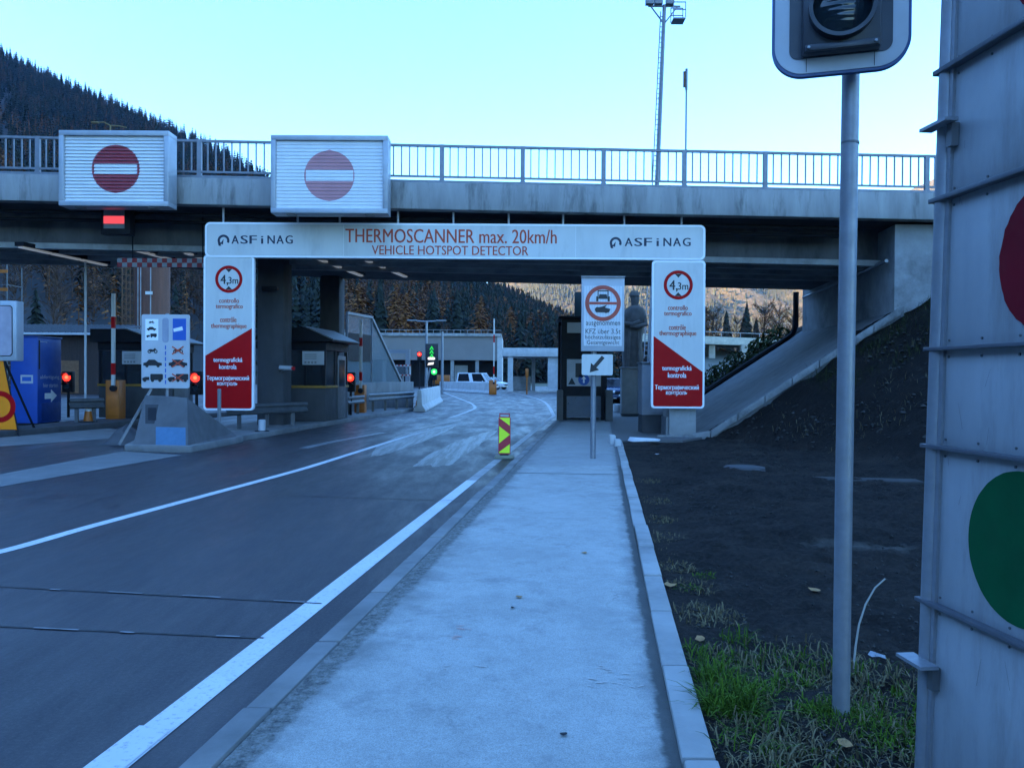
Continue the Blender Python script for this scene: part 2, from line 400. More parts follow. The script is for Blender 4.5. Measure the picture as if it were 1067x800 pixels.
mk = pbr('kerb_stone', (.20,.195,.185), .85, var=.3, scale=1.4, bmp=.3, bscale=70, stain=(.12,.12,.115), stain_amt=.7, stain_scale=2)
mk2 = pbr('kerb_stone_pale', (.32,.315,.295), .85, var=.22, scale=1.4, bmp=.3, bscale=70, stain=(.17,.17,.16), stain_amt=.7, stain_scale=2)
stones(KL_OUT, KL_IN-.004, -4, 46, .068, 1.0, 'road_kerb', mk)
stones(KR_IN+.004, KR_OUT, -4, 19.4, .075, 1.0, 'garden_kerb', mk2)
# markings
def strip(pts, wd, z=.004):
    b = MB(); n = len(pts); pts = [Vector((p[0],p[1],0)) for p in pts]; L_ = []; R_ = []
    for i, p in enumerate(pts):
        a = (pts[min(i+1,n-1)] - pts[max(i-1,0)]).normalized(); q = Vector((-a.y, a.x, 0))*(wd/2)
        L_.append(p+q); R_.append(p-q)
    vs = [(p.x,p.y,z) for p in L_] + [(p.x,p.y,z) for p in R_]
    b.add(vs, [(n+i, n+i+1, i+1, i) for i in range(n-1)]); return b
def smooth_pts(pts, k=6):
    out = []; P = [Vector((p[0],p[1])) for p in pts]
    for i in range(len(P)-1):
        a, b_, c_, d = P[max(i-1,0)], P[i], P[i+1], P[min(i+2,len(P)-1)]
        for j in range(k):
            t_ = j/k; out.append(.5*((2*b_) + (c_-a)*t_ + (2*a-5*b_+4*c_-d)*t_*t_ + (3*b_-a-3*c_+d)*t_**3))
    out.append(P[-1]); return out
e0 = gnd(113, 800)
edge = [(e0.x+KM*(y-e0.y), y) for y in (-4, 3, 8, 14, 20, 26, 30, 33)]
hook = [gnd(*q) for q in ((566,418),(545,411.5),(520,406.5),(490,402),(462,399.5))]
struct(strip(edge[:3] + [(e0.x+KM*(12.3-e0.y), 12.3)], .16).build('edge_line', MP)); edge = [(e0.x+KM*(12.3-e0.y), 12.3)] + edge[3:]
struct(strip(edge + smooth_pts([edge[-1]] + [(q.x,q.y) for q in hook])[1:], .15).build('worn_edge_line', pbr('worn_edge_paint', (.27,.27,.27), .55, var=.4, scale=3)))
ln = [gnd(*q) for q in ((-140,606),(0,575),(93.7,548.7),(200,520),(294,494.5),(332,483.5),(400,462),(436,451.3),(483,440))]
lp_ = smooth_pts([(q.x,q.y) for q in ln])
lh_ = smooth_pts([(q.x,q.y) for q in (gnd(*p_) for p_ in ((468,435.5),(479,431.8),(491,427.3),(495,424.3),(490.5,420),(480.5,416.0),(460,408)))])
struct(strip(lp_, .14).build('lane_line', MP)); struct(strip(lh_, .15).build('worn_lane_line', pbr('worn_line_paint', (.30,.30,.30), .5, var=.5, scale=2.5)))
struct(strip([(e0.x+KM*(y-e0.y)-.012, y) for y in (-4, 1, 3.62)], .165, .0085).build('line_repaint', MP))
MG = pbr('sheen_strip', (.17,.17,.175), .42, var=.7, scale=3, stretch=(2,.25,1))  # grey strips: shine of the wheel tracks painted in as colour
def sheen_mat(name, lo, hi):   # sky sheen on the asphalt painted as pale colour, streaked along the lane
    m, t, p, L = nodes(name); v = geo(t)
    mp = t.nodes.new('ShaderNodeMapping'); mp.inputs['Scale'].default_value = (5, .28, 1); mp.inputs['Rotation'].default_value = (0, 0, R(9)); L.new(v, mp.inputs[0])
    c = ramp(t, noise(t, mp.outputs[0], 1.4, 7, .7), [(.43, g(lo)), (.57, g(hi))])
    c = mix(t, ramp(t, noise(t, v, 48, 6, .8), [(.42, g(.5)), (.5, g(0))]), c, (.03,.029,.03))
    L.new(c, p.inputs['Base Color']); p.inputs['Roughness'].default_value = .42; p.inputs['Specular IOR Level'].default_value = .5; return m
MW = sheen_mat('painted_sheen', .034, .20)
def sheen(pts, z, mat):  # ragged flat patch filled with the pale painted sheen
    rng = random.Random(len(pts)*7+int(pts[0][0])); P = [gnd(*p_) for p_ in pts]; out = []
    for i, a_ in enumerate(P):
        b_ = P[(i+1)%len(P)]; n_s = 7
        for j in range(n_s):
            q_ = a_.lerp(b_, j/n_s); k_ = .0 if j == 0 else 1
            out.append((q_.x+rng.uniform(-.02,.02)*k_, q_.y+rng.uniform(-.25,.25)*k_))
    struct(MB().sheet(out, z).build('sheen_patch', mat))
sheen([(482,440.3),(455,444.5),(420,452.5),(392,464),(386,476),(408,472),(440,461),(466,449)], .0035, MW)
sheen([(520,447.5),(500,452),(472,461),(446,474),(430,486),(468,485),(488,472),(506,459)], .0035, MW)
for pts_, wd_ in ((((316,467),(345,460.5),(372,455.5),(400,450.5)),.22), (((432,447),(462,441),(480,437)),.10)):
    struct(strip([(q.x,q.y) for q in (gnd(*p_) for p_ in pts_)], wd_, .0035).build('sheen_strip', MG))
M['ghost'] = pbr('ghost_paint', (.19,.19,.195), .5, var=.6, scale=9)
tar = pbr('joint_tar', (.012,.012,.013), .5, var=.2)
for (a, b_) in (((-60,608),(335,629)), ((-60,650),(275,665)), ((300,516.5),(486,522)), ((400,488),(500,489))):
    p, q = gnd(*a), gnd(*b_); struct(strip([(p.x,p.y),(q.x,q.y)], .024, .004).build('road_joint', tar))
for (a, b_) in (((52,614.5),(63,615.2)),((112,617),(148,619)),((190,621),(230,623)),((285,626.3),(318,628)),((35,654.7),(82,657)),((125,659),(140,659.8)),((225,663.2),(250,664))):
    p, q = gnd(*a), gnd(*b_); struct(strip([(p.x,p.y),(q.x,q.y)], .018, .008).build('worn_dash', M['ghost']))
p, q = gnd(527,492.5,.055), gnd(652,494.5,.055); struct(strip([(p.x,p.y),(q.x,q.y)], .035, .0585).build('pavement_joint', pbr('joint_dirt', (.06,.06,.058), .9, var=.4)))
# pale concrete strips on the left lanes
def psheet(pts, z, name, mat): return struct(MB().sheet([gnd(x,y,z) for x,y in pts], z).build(name, mat))
psheet([(-150,530),(-150,512),(0,494),(127,470),(190,474),(0,507)], .006, 'concrete_strip', pbr('lane_concrete', (.15,.15,.147), .8, var=.2, scale=1.5, bmp=.2))
psheet([(-120,478),(-120,466),(112,446),(140,449),(128,456),(0,465)], .006, 'concrete_apron', pbr('apron_concrete', (.17,.17,.165), .8, var=.2, scale=1.5, bmp=.2))
# soil and embankment
def sstep(e0_, e1_, x): x = np.clip((x-e0_)/(e1_-e0_),0,1); return x*x*(3-2*x)
_ph = [(random.uniform(0,6.28), random.uniform(0,6.28), random.uniform(0,6.28)) for _ in range(40)]
def fbm(X, Y, base, octs=5, seed=0, gain=.5):
    o = np.zeros_like(X, dtype=float); amp = 1; f = base
    for k in range(octs):
        for j in range(3):
            a, b_, c_ = _ph[(k*3+j+seed*5) % 40]; th = a*3+j*2.1
            o += amp*np.sin(f*(X*math.cos(th)+Y*math.sin(th))+b_+1.3*np.sin(f*.7*(X*math.sin(c_)-Y*math.cos(c_))+c_))/3
        amp *= gain; f *= 2.03
    return o
def bank(X, Y):
    dF = ((X-5.3)*.974 + (Y-21)*.224)*.67
    dX = (X-(5.0+KM*(Y-21)))*.66
    dB = (40-Y)*.55
    return np.clip(np.minimum(np.minimum(dF + np.where(Y>21, 100, 0), dX), dB), 0, 6.1)
us = np.concatenate([np.linspace(0, 4, 110), np.linspace(4.08, 16, 90), np.linspace(16.5, 60, 30)])
ys = np.concatenate([np.linspace(-3, 2, 15), np.linspace(2.05, 12, 190), np.linspace(12.1, 24, 90), np.linspace(24.4, 60, 60)])
U, V = np.meshgrid(us, ys); X = KR_OUT - .02 + KM*V + U
H = bank(X, V)
rough_ = sstep(0, .5, U)
Z = .045 + H + rough_*(.045*fbm(X, V, 1.7, 6, 1, .65) + .022*fbm(X, V, 8, 4, 2, .8)*sstep(0,.8,U)) + .10*sstep(.1,1,H)*fbm(X, V, 1.6, 5, 3, .65)
plaza = (V > 19.3) & (X < 5.0+KM*(V-21)+.05); Z = np.where(plaza, .0, Z)
paved = (V > 21.3) & (V < 31.5) & (H > .02); Z = np.where(paved, Z-.15, Z)
ny, nx = U.shape
vs = np.stack([X, V, Z], -1).reshape(-1,3)
idx = np.arange(nx*ny).reshape(ny,nx)
fs = np.stack([idx[:-1,:-1], idx[:-1,1:], idx[1:,1:], idx[1:,:-1]], -1).reshape(-1,4)
def npmesh(name, vs, fs, mats, mi=None, smooth=True):
    me = bpy.data.meshes.new(name); k = fs.shape[1]
    me.vertices.add(len(vs)); me.vertices.foreach_set('co', vs.astype(np.float32).ravel())
    me.loops.add(fs.size); me.loops.foreach_set('vertex_index', fs.astype(np.int32).ravel())
    me.polygons.add(len(fs)); me.polygons.foreach_set('loop_start', np.arange(0, fs.size, k, dtype=np.int32))
    if mi is not None: me.polygons.foreach_set('material_index', mi.astype(np.int32))
    me.update(calc_edges=True); me.validate()
    if smooth: me.shade_smooth()
    for m in mats: me.materials.append(m)
    o = bpy.data.objects.new(name, me); COL.objects.link(o); return o
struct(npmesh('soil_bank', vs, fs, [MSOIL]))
def zb(x, y):
    return float(.045 + bank(np.array([x]), np.array([y]))[0])
# paved slope under the bridge with a pale kerb on its near edge
mpave = pbr('slope_paving', (.16,.16,.158), .85, var=.2, scale=1.6, bmp=.3, bscale=40, stain=(.12,.12,.12), stain_amt=.6)
b = MB(); t0 = 5.2
def sp(Y, s, dz=.06): return (foot(Y)+s, Y, s*.66+dz)
b.add([sp(20.92,-.1), sp(20.92,t0), sp(31.3,t0), sp(31.3,-.1), sp(20.9,-.1,-.5), sp(20.9,t0,-.5), sp(31.3,t0,-.5), sp(31.3,-.1,-.5)],
      [(0,1,2,3),(4,7,6,5),(0,4,5,1),(1,5,6,2),(2,6,7,3),(3,7,4,0)])
struct(b.build('paved_slope', mpave))
b = MB(); k_ = 9
for i in range(k_):
    s0, s1 = -1.2+i*.7, -1.2+(i+1)*.7-.02
    f0 = lambda s, dy, dz: (foot(20.75)+s, 20.85+dy, max(0, s*.66)+dz)
    b.hexa([f0(s0,-.05,-.1), f0(s1,-.05,-.1), f0(s1,.045,-.1), f0(s0,.045,-.1), f0(s0,-.05,.10), f0(s1,-.05,.10), f0(s1,.045,.10), f0(s0,.045,.10)])
struct(b.build('slope_kerb', pbr('slope_kerb_concrete', (.22,.218,.21), .85, var=.25, scale=2, bmp=.3, stain=(.08,.08,.075), stain_amt=.8, stain_scale=2.5), bevel=.015))
# islands of the toll lanes
g0 = lambda *q: (gnd(*q).x, gnd(*q).y)
isl = [g0(250,460), g0(330,445.5), g0(385,436), g0(432,428)]
left_i = [(x-2.3+.05*i, y) for i, (x, y) in enumerate(isl)]
mi_ = pbr('island_concrete', (.17,.17,.168), .85, var=.25, scale=1.4, bmp=.3, stain=(.08,.08,.08), stain_amt=.6)
struct(MB().slab(isl + left_i[::-1], -.1, .13).build('toll_island', mi_, bevel=.02))
p1, p2 = gnd(-160,470), gnd(112,446)
struct(MB().slab([(p1.x,p1.y), (p2.x,p2.y), (p2.x+1.2,p2.y+9), (p1.x,p1.y+9)], -.1, .16).build('side_island', M['conc_dark'], bevel=.02))

# ------------------------------------------------------------------ bridge
def zs(x): return -.0148*(x+13)        # deck falls gently to the right
br = thing('road_bridge', 'grey concrete road bridge with steel railing spanning all the toll lanes', 'bridge', (0,0,0))
YF = 20.5; XA, XB = -34.0, 26.0
yb = lambda x: 26.2 if x <= -13 else (26.2+(x+13)*.42 if x < -6.4 else 28.97+(x+6.4)*.03)       # rear edge, flaring to the right
def span(b, y0a, y0b, y1a, y1b, z0, z1, xa=XA, xb=XB):
    b.hexa([(xa,y0a,z0+zs(xa)),(xb,y0b,z0+zs(xb)),(xb,y1b,z0+zs(xb)),(xa,y1a,z0+zs(xa)),(xa,y0a,z1+zs(xa)),(xb,y0b,z1+zs(xb)),(xb,y1b,z1+zs(xb)),(xa,y1a,z1+zs(xa))])
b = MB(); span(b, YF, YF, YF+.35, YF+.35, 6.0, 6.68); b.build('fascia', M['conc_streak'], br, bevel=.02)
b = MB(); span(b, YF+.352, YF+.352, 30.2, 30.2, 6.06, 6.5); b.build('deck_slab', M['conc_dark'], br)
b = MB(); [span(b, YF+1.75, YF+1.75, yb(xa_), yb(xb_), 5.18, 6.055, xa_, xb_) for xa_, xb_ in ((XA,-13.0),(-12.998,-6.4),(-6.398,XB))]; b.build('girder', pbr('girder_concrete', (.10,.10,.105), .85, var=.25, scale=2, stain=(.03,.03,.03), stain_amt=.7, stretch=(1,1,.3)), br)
b = MB()
for y_ in (22.0, 22.9, 24.1, 25.3): span(b, y_+.02, y_+.02, y_+.28, y_+.28, 5.02, 5.175)
b.build('soffit_rib', M['conc'], br)
rl = MB(); PX = [460, 543, 627, 714]
step_ = (at(714,190,YF).x - at(460,190,YF).x)/3; xp0 = at(460,190,YF).x
posts = [xp0 + step_*k for k in range(-16, 12)]
posts = [x for x in posts if XA+.3 < x < XB-.3]
zt, zbm = 7.66, 6.86
rail = MB()
yr = YF+.12
for xa, xb in zip(posts[:-1], posts[1:]):
    for z0, z1, dy in ((zt-.05, zt+.01, .035), (zbm-.03, zbm+.02, .02), (zbm-.16, zbm-.10, .03)):
        rail.hexa([(xa,yr-dy,z0+zs(xa)),(xb,yr-dy,z0+zs(xb)),(xb,yr+dy,z0+zs(xb)),(xa,yr+dy,z0+zs(xa)),(xa,yr-dy,z1+zs(xa)),(xb,yr-dy,z1+zs(xb)),(xb,yr+dy,z1+zs(xb)),(xa,yr+dy,z1+zs(xa))])
    for k in range(1, 10):
        x = xa + (xb-xa)*k/10; rail.box(x-.015, x+.015, yr-.016, yr+.016, zbm+.021+zs(x), zt-.052+zs(x))
ro = rail.build('railing', M['rail'], br)
pm = MB().box(-.055,.055,-.045,.045,0,1.03).add([(-.17,-.05,-.02),(.17,-.05,-.02),(.06,-.05,.13),(-.06,-.05,.13),(-.17,.06,-.02),(.17,.06,-.02),(.06,.06,.13),(-.06,.06,.13)],[(0,1,2,3),(7,6,5,4),(0,4,5,1),(1,5,6,2),(2,6,7,3),(3,7,4,0)])
po = pm.build('post', M['rail'], ro)
for i, x in enumerate(posts):
    q = po if i == 0 else po.copy()
    if i: COL.objects.link(q); q.parent = ro
    q.location = (x, yr-.002, 6.64+zs(x))
# abutment on the right
b = MB()
ax = lambda Y: 9.95 + KM*(Y-21)
b.slab([(ax(20.95),20.95), (ax(20.95)+14,20.95), (ax(30.6)+14,30.6), (ax(30.6),30.6)], 1.5, 5.62)
ab = b.build('abutment', M['conc'], br, bevel=.02)
b = MB().box(10.15, 10.4, 20.72, 20.94, 4.95, 5.2); 
# pillars
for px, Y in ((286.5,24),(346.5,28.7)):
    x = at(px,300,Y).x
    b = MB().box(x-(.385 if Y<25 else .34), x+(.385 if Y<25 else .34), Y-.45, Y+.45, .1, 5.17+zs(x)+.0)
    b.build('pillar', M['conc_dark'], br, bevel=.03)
# pipes, lights under the deck
b = MB()
for y_, z_ in ((21.2,5.86),(21.5,5.72)):
    b.tube([(x, y_, z_+zs(x)) for x in np.linspace(-33, 9, 12)], .05)
b.build('conduit', M['dark'], br)
def soffit_light(a, c, label, z=4.95):
    p, q = gnd(a[0],a[1],z), gnd(c[0],c[1],z); mid = (p+q)/2; d = q-p; L_ = Vector((d.x,d.y)).length
    th = thing('strip_light', label, 'strip light', (mid.x,mid.y,z+.02), math.atan2(-d.x, d.y), 'strip lights under the bridge')
    MB().box(-.14,.14,-L_/2,L_/2,.05,.16).build('housing', M['dark'], th)
    k = 3
    for i in range(k): 
        y0 = -L_/2 + L_*i/k + .05; MB().box(-.07,.07,y0,y0+L_/k-.1,.0,.048).build('diffuser', M['strip'], th)
    MB().box(-.02,.02,-.02,.02,.161,.35).build('hanger', M['dark'], th)
soffit_light((382,273),(423,290), 'long pale strip light under the bridge right of the second pillar')
soffit_light((328,270),(377,289), 'pale strip light under the bridge running between the two dark pillars')
soffit_light((20,259),(111,278), 'pale strip light under the bridge left of the thin white pole')
soffit_light((143,263),(178,272), 'short strip light under the bridge above the brown silo')
soffit_light((193,265),(214,272), 'short strip light under the bridge just left of the left advance panel')

# ------------------------------------------------------------------ rounded rectangles and common sign parts
def rrect(w_, h_, r, n=8, cx=0, cz=0):
    pts = []
    for qx, qz, a in ((1,-1,-90),(1,1,0),(-1,1,90),(-1,-1,180)):
        for i in range(n+1):
            t_ = R(a+90*i/n); pts.append((cx+qx*(w_/2-r)+r*math.cos(t_), cz+qz*(h_/2-r)+r*math.sin(t_)))
    return pts
class Sign:
    """a flat upright sign facing the viewer; pixel rectangle at depth Y"""
    def __init__(s, name, label, cat, x0, y0, x1, y1, Y, group=None, base=None):
        s.Y = Y; c = at((x0+x1)/2, (y0+y1)/2, Y)
        a = at(x0,(y0+y1)/2,Y); b_ = at(x1,(y0+y1)/2,Y); t_ = at((x0+x1)/2,y0,Y); u = at((x0+x1)/2,y1,Y)
        s.w = (b_-a).length; s.h = (t_-u).length
        s.zb = u.z if base is None else base
        s.o = thing(name, label, cat, (c.x, Y, s.zb), 0, group); s.cz = c.z - s.zb
        s.k = Y/F
    def l(s, px, py):
        p = at(px,py,s.Y) - s.o.location; return p.x, p.z
    def text(s, mb, body, x0, x1, yc, hpx, y, thick=.0):
        a = s.l(x0,yc); c = s.l(x1,yc); return mb.text(body, (a[0]+c[0])/2, (a[1]+c[1])/2, c[0]-a[0], hpx*s.k, y, thick)

# thermoscanner beam hung from the bridge
S = Sign('gantry_sign', 'long white overhead board reading THERMOSCANNER max. 20km/h hung from the bridge', 'overhead sign', 213.5, 233, 735, 269.5, 20.8)
MB().prism(rrect(S.w, S.h, .14, cz=S.cz), 0, .16).build('rim', M['rim'], S.o)
pw = S.w - .1
for i, (a, c) in enumerate(((213.5+2, 358), (358, 600), (600, 733))):
    xa, xb = S.l(a,250)[0]+.0, S.l(c,250)[0]-.006
    if i == 0: poly = [p for p in rrect(2*(xb-xa), S.h-.1, .1, cx=xb, cz=S.cz) if p[0] <= xb+1e-6]; poly = sorted(set(poly), key=lambda p: math.atan2(p[1]-S.cz, p[0]-(xa+xb)/2)); poly = [(xb, S.cz-(S.h-.1)/2), (xb, S.cz+(S.h-.1)/2)] + [p for p in poly]; poly = sorted(set(poly), key=lambda p: math.atan2(p[1]-S.cz, p[0]-(xa+xb)/2))
    elif i == 1: poly = [(xa,S.cz-(S.h-.1)/2),(xb,S.cz-(S.h-.1)/2),(xb,S.cz+(S.h-.1)/2),(xa,S.cz+(S.h-.1)/2)]
    else: poly = [p for p in rrect(2*(xb-xa), S.h-.1, .1, cx=xa, cz=S.cz) if p[0] >= xa-1e-6] + [(xa, S.cz-(S.h-.1)/2), (xa, S.cz+(S.h-.1)/2)]; poly = sorted(set(poly), key=lambda p: math.atan2(p[1]-S.cz, p[0]-(xa+xb)/2))
    MB().prism(poly, -.004, -.0005).build('face_panel', M['white'], S.o)
b = MB(); b2 = MB(); S.text(b, 'THERMOSCANNER max. 20km/h', 360, 580, 246.2, 14.4, -.007, .006); S.text(b2, 'VEHICLE HOTSPOT DETECTOR', 387.5, 550.5, 261, 9.6, -.007, .006)
b.build('red_lettering', M['text_red'], S.o); b2.build('red_lettering', M['text_red'], S.o)
for lx0, lx1, yc, ex in ((240.5,306,249.8,233), (650,720.5,252.3,641.5)):
    b = MB(); wpx = lx1-lx0; n = 7
    for i, ch in enumerate('ASFiNAG'):
        f_ = .78 if ch != 'i' else .22
        cxp = lx0 + wpx*(i+.5)/n
        hh = 8.6 if ch != 'i' else 8.0
        S.text(b, ch, cxp - wpx/n*f_/2, cxp + wpx/n*f_/2, yc - (0 if ch != 'i' else -.3), hh, -.007, .015)
    cxx, cz = S.l(ex, yc+.6); r = 6.2*S.k
    b.ring(cxx, cz-.01, r, r*.60, -.004, .003, 30, R(-25), R(235))
    b.prism([(cxx-r*.1,cz-r*.75),(cxx+r*.02,cz+r*.2),(cxx-r*.55,cz-r*.55)][::-1], -.007, -.004)
    b.prism([(cxx-r*.95,cz-r*.5),(cxx-r*.5,cz-r*.75),(cxx-r*.35,cz-r*.95),(cxx-r*.8,cz-r*.95)], -.007, -.004)
    b.build('navy_logo', M['navy'], S.o)
for px in (231, 309, 353, 414, 472, 530, 587, 651, 711):
    x, z = S.l(px, 233); top = 6.055 + zs(x+S.o.location.x) - S.zb
    yy = 1.2
    MB().cyl((x,.12,z-.0), (x,.12,top), .028).build('hanger', M['white_dull'], S.o)

def advance(label, x0, y0, x1, y1, Y, cc, rr, lines, cut, name='advance_panel'):
    S = Sign(name, label, 'sign panel', x0, y0, x1, y1, Y, 'tall thermoscanner panels')
    MB().prism(rrect(S.w, S.h, .09, cz=S.cz), 0, .12).build('rim', M['rim'], S.o)
    fwid, fhei = S.w-.1, S.h-.1
    full = rrect(fwid, fhei, .06, cz=S.cz)
    xl_, xr_ = -fwid/2, fwid/2
    zl = S.l(x0, cut[0])[1]; zr = S.l(x1, cut[1])[1]
    zc = lambda x: zl + (zr-zl)*(x-xl_)/(xr_-xl_)
    lo = [p for p in full if p[1] < zc(p[0])] ; hi = [p for p in full if p[1] >= zc(p[0])]
    cen = lambda P: (sum(p[0] for p in P)/len(P), sum(p[1] for p in P)/len(P))
    for P, mt, nm in ((lo + [(xl_,zl),(xr_,zr)], M['red'], 'red_field'), (hi + [(xl_,zl),(xr_,zr)], M['white'], 'white_field')):
        c0 = cen(P); P = sorted(P, key=lambda p: math.atan2(p[1]-c0[1], p[0]-c0[0])); MB().prism(P, -.004, -.0005).build(nm, mt, S.o)
    cx, cz = S.l(*cc); r = rr*S.k
    MB().ring(cx, cz, r, r*.78, -.005, .003, 44).build('red_ring', M['red'], S.o)
    b = MB(); S.text(b, '4,', cc[0]-rr*.60, cc[0]-rr*.05, cc[1]+1, rr*.78, -.007, .01); S.text(b, '3m', cc[0]-rr*.02, cc[0]+rr*.68, cc[1]+1.2, rr*.5, -.007, .01)
    for sgn in (1,-1):
        tri = [(cx-r*.24, cz+sgn*r*.76), (cx, cz+sgn*r*.50), (cx+r*.24, cz+sgn*r*.76)]
        b.prism(tri if sgn > 0 else tri[::-1], -.008, -.005)
    b.build('black_figures', M['black'], S.o)
    for i, (body, xa, xb, yc, hp) in enumerate(lines):
        b = MB(); S.text(b, body, xa, xb, yc, hp, -.007, .012); b.build('red_lettering' if i < 4 else 'white_lettering', M['text_red'] if i < 4 else M['text_white'], S.o)
    for x in (-S.w*.3, S.w*.3):
        MB().box(x-.04, x+.04, .121, .2, .05, S.h+.3).build('back_post', M['galv'], S.o)
    return S
advance('tall white and red thermal control panel hanging beside the concrete crash block', 212, 266, 264.5, 427.5, 20.82, (238.5,291), 14.2,
        [('controllo',228.5,249,313.2,5),('termografico',225,253,319.8,6.2),('contrôle',229.5,246.5,333,5.6),('thermographique',220,257,340.2,6.4),
         ('termografická',222.5,252.5,375.5,6.2),('kontrola',228.5,246.5,382,5.2),('Термографический',215.5,259.5,394.3,6.0),('контроль',226.5,247.5,400.5,4.6)], (370.5,342))
advance('tall white and red thermal control panel hanging above a pale concrete block', 679, 271.5, 734.5, 425.5, 20.82, (706.7,297), 15.2,
        [('controllo',696,716.5,320.6,5.2),('termografico',692,720.5,327.2,6.4),('contrôle',697,714.5,341,5.8),('thermographique',687,725.5,347.8,6.6),
         ('termografická',690,720.5,384.2,6.4),('kontrola',696,715,390.8,5.4),('Термографический',682.5,728,404,6.2),('контроль',694,716,410,4.8)], (350,387.5))

# no-entry louvre boxes on the bridge parapet
def noentry(label, x0, y0, x1, y1, Y, cc, rr, bar, redmat, slat):
    S = Sign('no_entry_sign', label, 'road sign', x0, y0, x1, y1, Y, 'no entry boxes on the bridge')
    w2, h = S.w/2, S.h; fr = .17
    b = MB(); b.box(-w2,w2,0,.5,0,fr*.7).box(-w2,w2,0,.5,h-fr*.7,h).box(-w2,-w2+fr*.7,0,.5,fr*.7,h-fr*.7).box(w2-fr*.7,w2,0,.5,fr*.7,h-fr*.7)
    b.build('casing', M['galv_box'], S.o, bevel=.006)
    MB().box(-w2+fr*.7,w2-fr*.7,.2,.24,fr*.7,h-fr*.7).build('back_plate', M['grey'], S.o)
    n = 19; zi0, zi1 = fr*.7+.01, h-fr*.7-.01; P = (zi1-zi0)/n
    cx, cz = S.l(*cc); r = rr*S.k
    bx0, bz1 = S.l(bar[0], bar[1]); bx1, bz0 = S.l(bar[2], bar[3])
    wm = MB(); rm = MB(); xe = w2-fr*.7-.004
    for i in range(n):
        z0 = zi0+P*i; z1 = z0+P*.97
        cuts = set([z0, z1] + [z for z in (bz0, bz1) if z0 < z < z1]); cuts = sorted(cuts)
        m = 3
        zz = []
        for a_, c_ in zip(cuts[:-1], cuts[1:]): zz += [a_ + (c_-a_)*j/m for j in range(m)]
        zz.append(cuts[-1])
        yy = lambda z: .06 + slat*((z-z0)/(z1-z0))   # each slat leans back at its top
        for a_, c_ in zip(zz[:-1], zz[1:]):
            zm = (a_+c_)/2
            hw = lambda z: math.sqrt(max(0, r*r-(z-cz)**2))
            ha, hc = hw(a_), hw(c_)
            def q(mb, xa, xb, xc, xd):
                if xb-xa > 1e-4 or xd-xc > 1e-4: mb.add([(xa,yy(a_),a_),(xb,yy(a_),a_),(xd,yy(c_),c_),(xc,yy(c_),c_)], [(0,1,2,3)])
            if ha > 0 or hc > 0:
                q(wm, -xe, cx-ha, -xe, cx-hc); q(wm, cx+ha, xe, cx+hc, xe)
                if bz0-1e-6 <= zm <= bz1+1e-6:
                    q(rm, cx-ha, max(bx0, cx-ha), cx-hc, max(bx0, cx-hc)); q(wm, bx0, bx1, bx0, bx1); q(rm, bx1, cx+ha, bx1, cx+hc)
                else: q(rm, cx-ha, cx+ha, cx-hc, cx+hc)
            else: q(wm, -xe, xe, -xe, xe)
        wm.add([(-xe,yy(z1),z1),(xe,yy(z1),z1),(xe,.058,z1+P*.02),(-xe,.058,z1+P*.02)], [(0,1,2,3)])
    wm.build('white_slats', M['slat'], S.o); rm.build('red_disc', redmat, S.o)
    for x in (-w2*.7, w2*.7): MB().box(x-.06,x+.06,.501,YF-Y-.003,h*.2,h*.75).build('bracket', M['galv'], S.o)
    MB().box(-w2*.75,-w2*.6,.1,.3,-.03,-.001).build('drain_lip', M['grey'], S.o); MB().box(w2*.6,w2*.75,.1,.3,-.03,-.001).build('drain_lip', M['grey'], S.o)
M['galv_box'] = pbr('box_casing', (.36,.38,.41), .45, metal=.2, var=.08, scale=2, stain=(.25,.25,.26), stain_amt=.4)
M['slat'] = pbr('slat_white', (.66,.67,.68), .5, var=.05, scale=3)
noentry('white louvred no entry box with dark red disc above the red lane light', 61, 136, 175.5, 214.5, 19.72, (119,175.2), 25, (96.5,169.8,141.3,181), pbr('disc_red', (.27,.02,.03), .5, var=.08), .035)
noentry('white louvred no entry box with faded pink disc over the gantry board', 282, 141, 404, 222, 19.72, (342.5,182.5), 26.2, (318,176.5,367.5,188.3), pbr('disc_faded', (.46,.19,.20), .5, var=.08), .012)

# lane light with red bar
S = Sign('lane_signal', 'dark lane signal box with glowing red bar under the left no entry box', 'lane signal', 107, 217.5, 130.5, 243, 20.9)
MB().box(-S.w/2-.05, S.w/2+.12, .0, .3, -.03, S.h+.1).build('housing', M['dark'], S.o, bevel=.01)
w2 = S.w/2
MB().box(-w2+.03,w2-.02,-.012,-.001,.12,S.h-.02).build('screen', M['grey'], S.o)
z1 = S.l(118,225.3)[1]; z0 = S.l(118,233.2)[1]
MB().box(-w2+.03,w2-.02,-.018,-.0135,z0,z1).build('red_bar', M['led_red'], S.o)
MB().bar((0,.15,S.h+.1),(0,.15,6.04+zs(S.o.location.x)-S.zb),.06,.06).build('hanger', M['dark'], S.o)
# red/white clearance beam
a, c = at(122,273.5,21.7), at(226,276.5,21.7)
th = thing('clearance_beam', 'red and white chequered clearance beam hanging under the bridge', 'beam', (a.x, 21.7, a.z))
L_ = c.x-a.x; n = 20
rd = MB(); wh = MB()
for i in range(n):
    for j in (0,1): (rd if (i+j) % 2 == 0 else wh).box(L_*i/n+.001, L_*(i+1)/n-.001, 0, .08, -.12+.12*j+.001, .12*j-.001)
rd.build('red_segments', pbr('dull_red', (.20,.012,.012), .6), th); wh.build('white_segments', pbr('dull_white', (.20,.20,.20), .6), th)
b = MB()
for x in (.4, L_-.4): b.cyl((x,.04,.121),(x,.04,6.06+zs(a.x+x)-a.z),.015)
b.build('hanger', M['dark'], th)

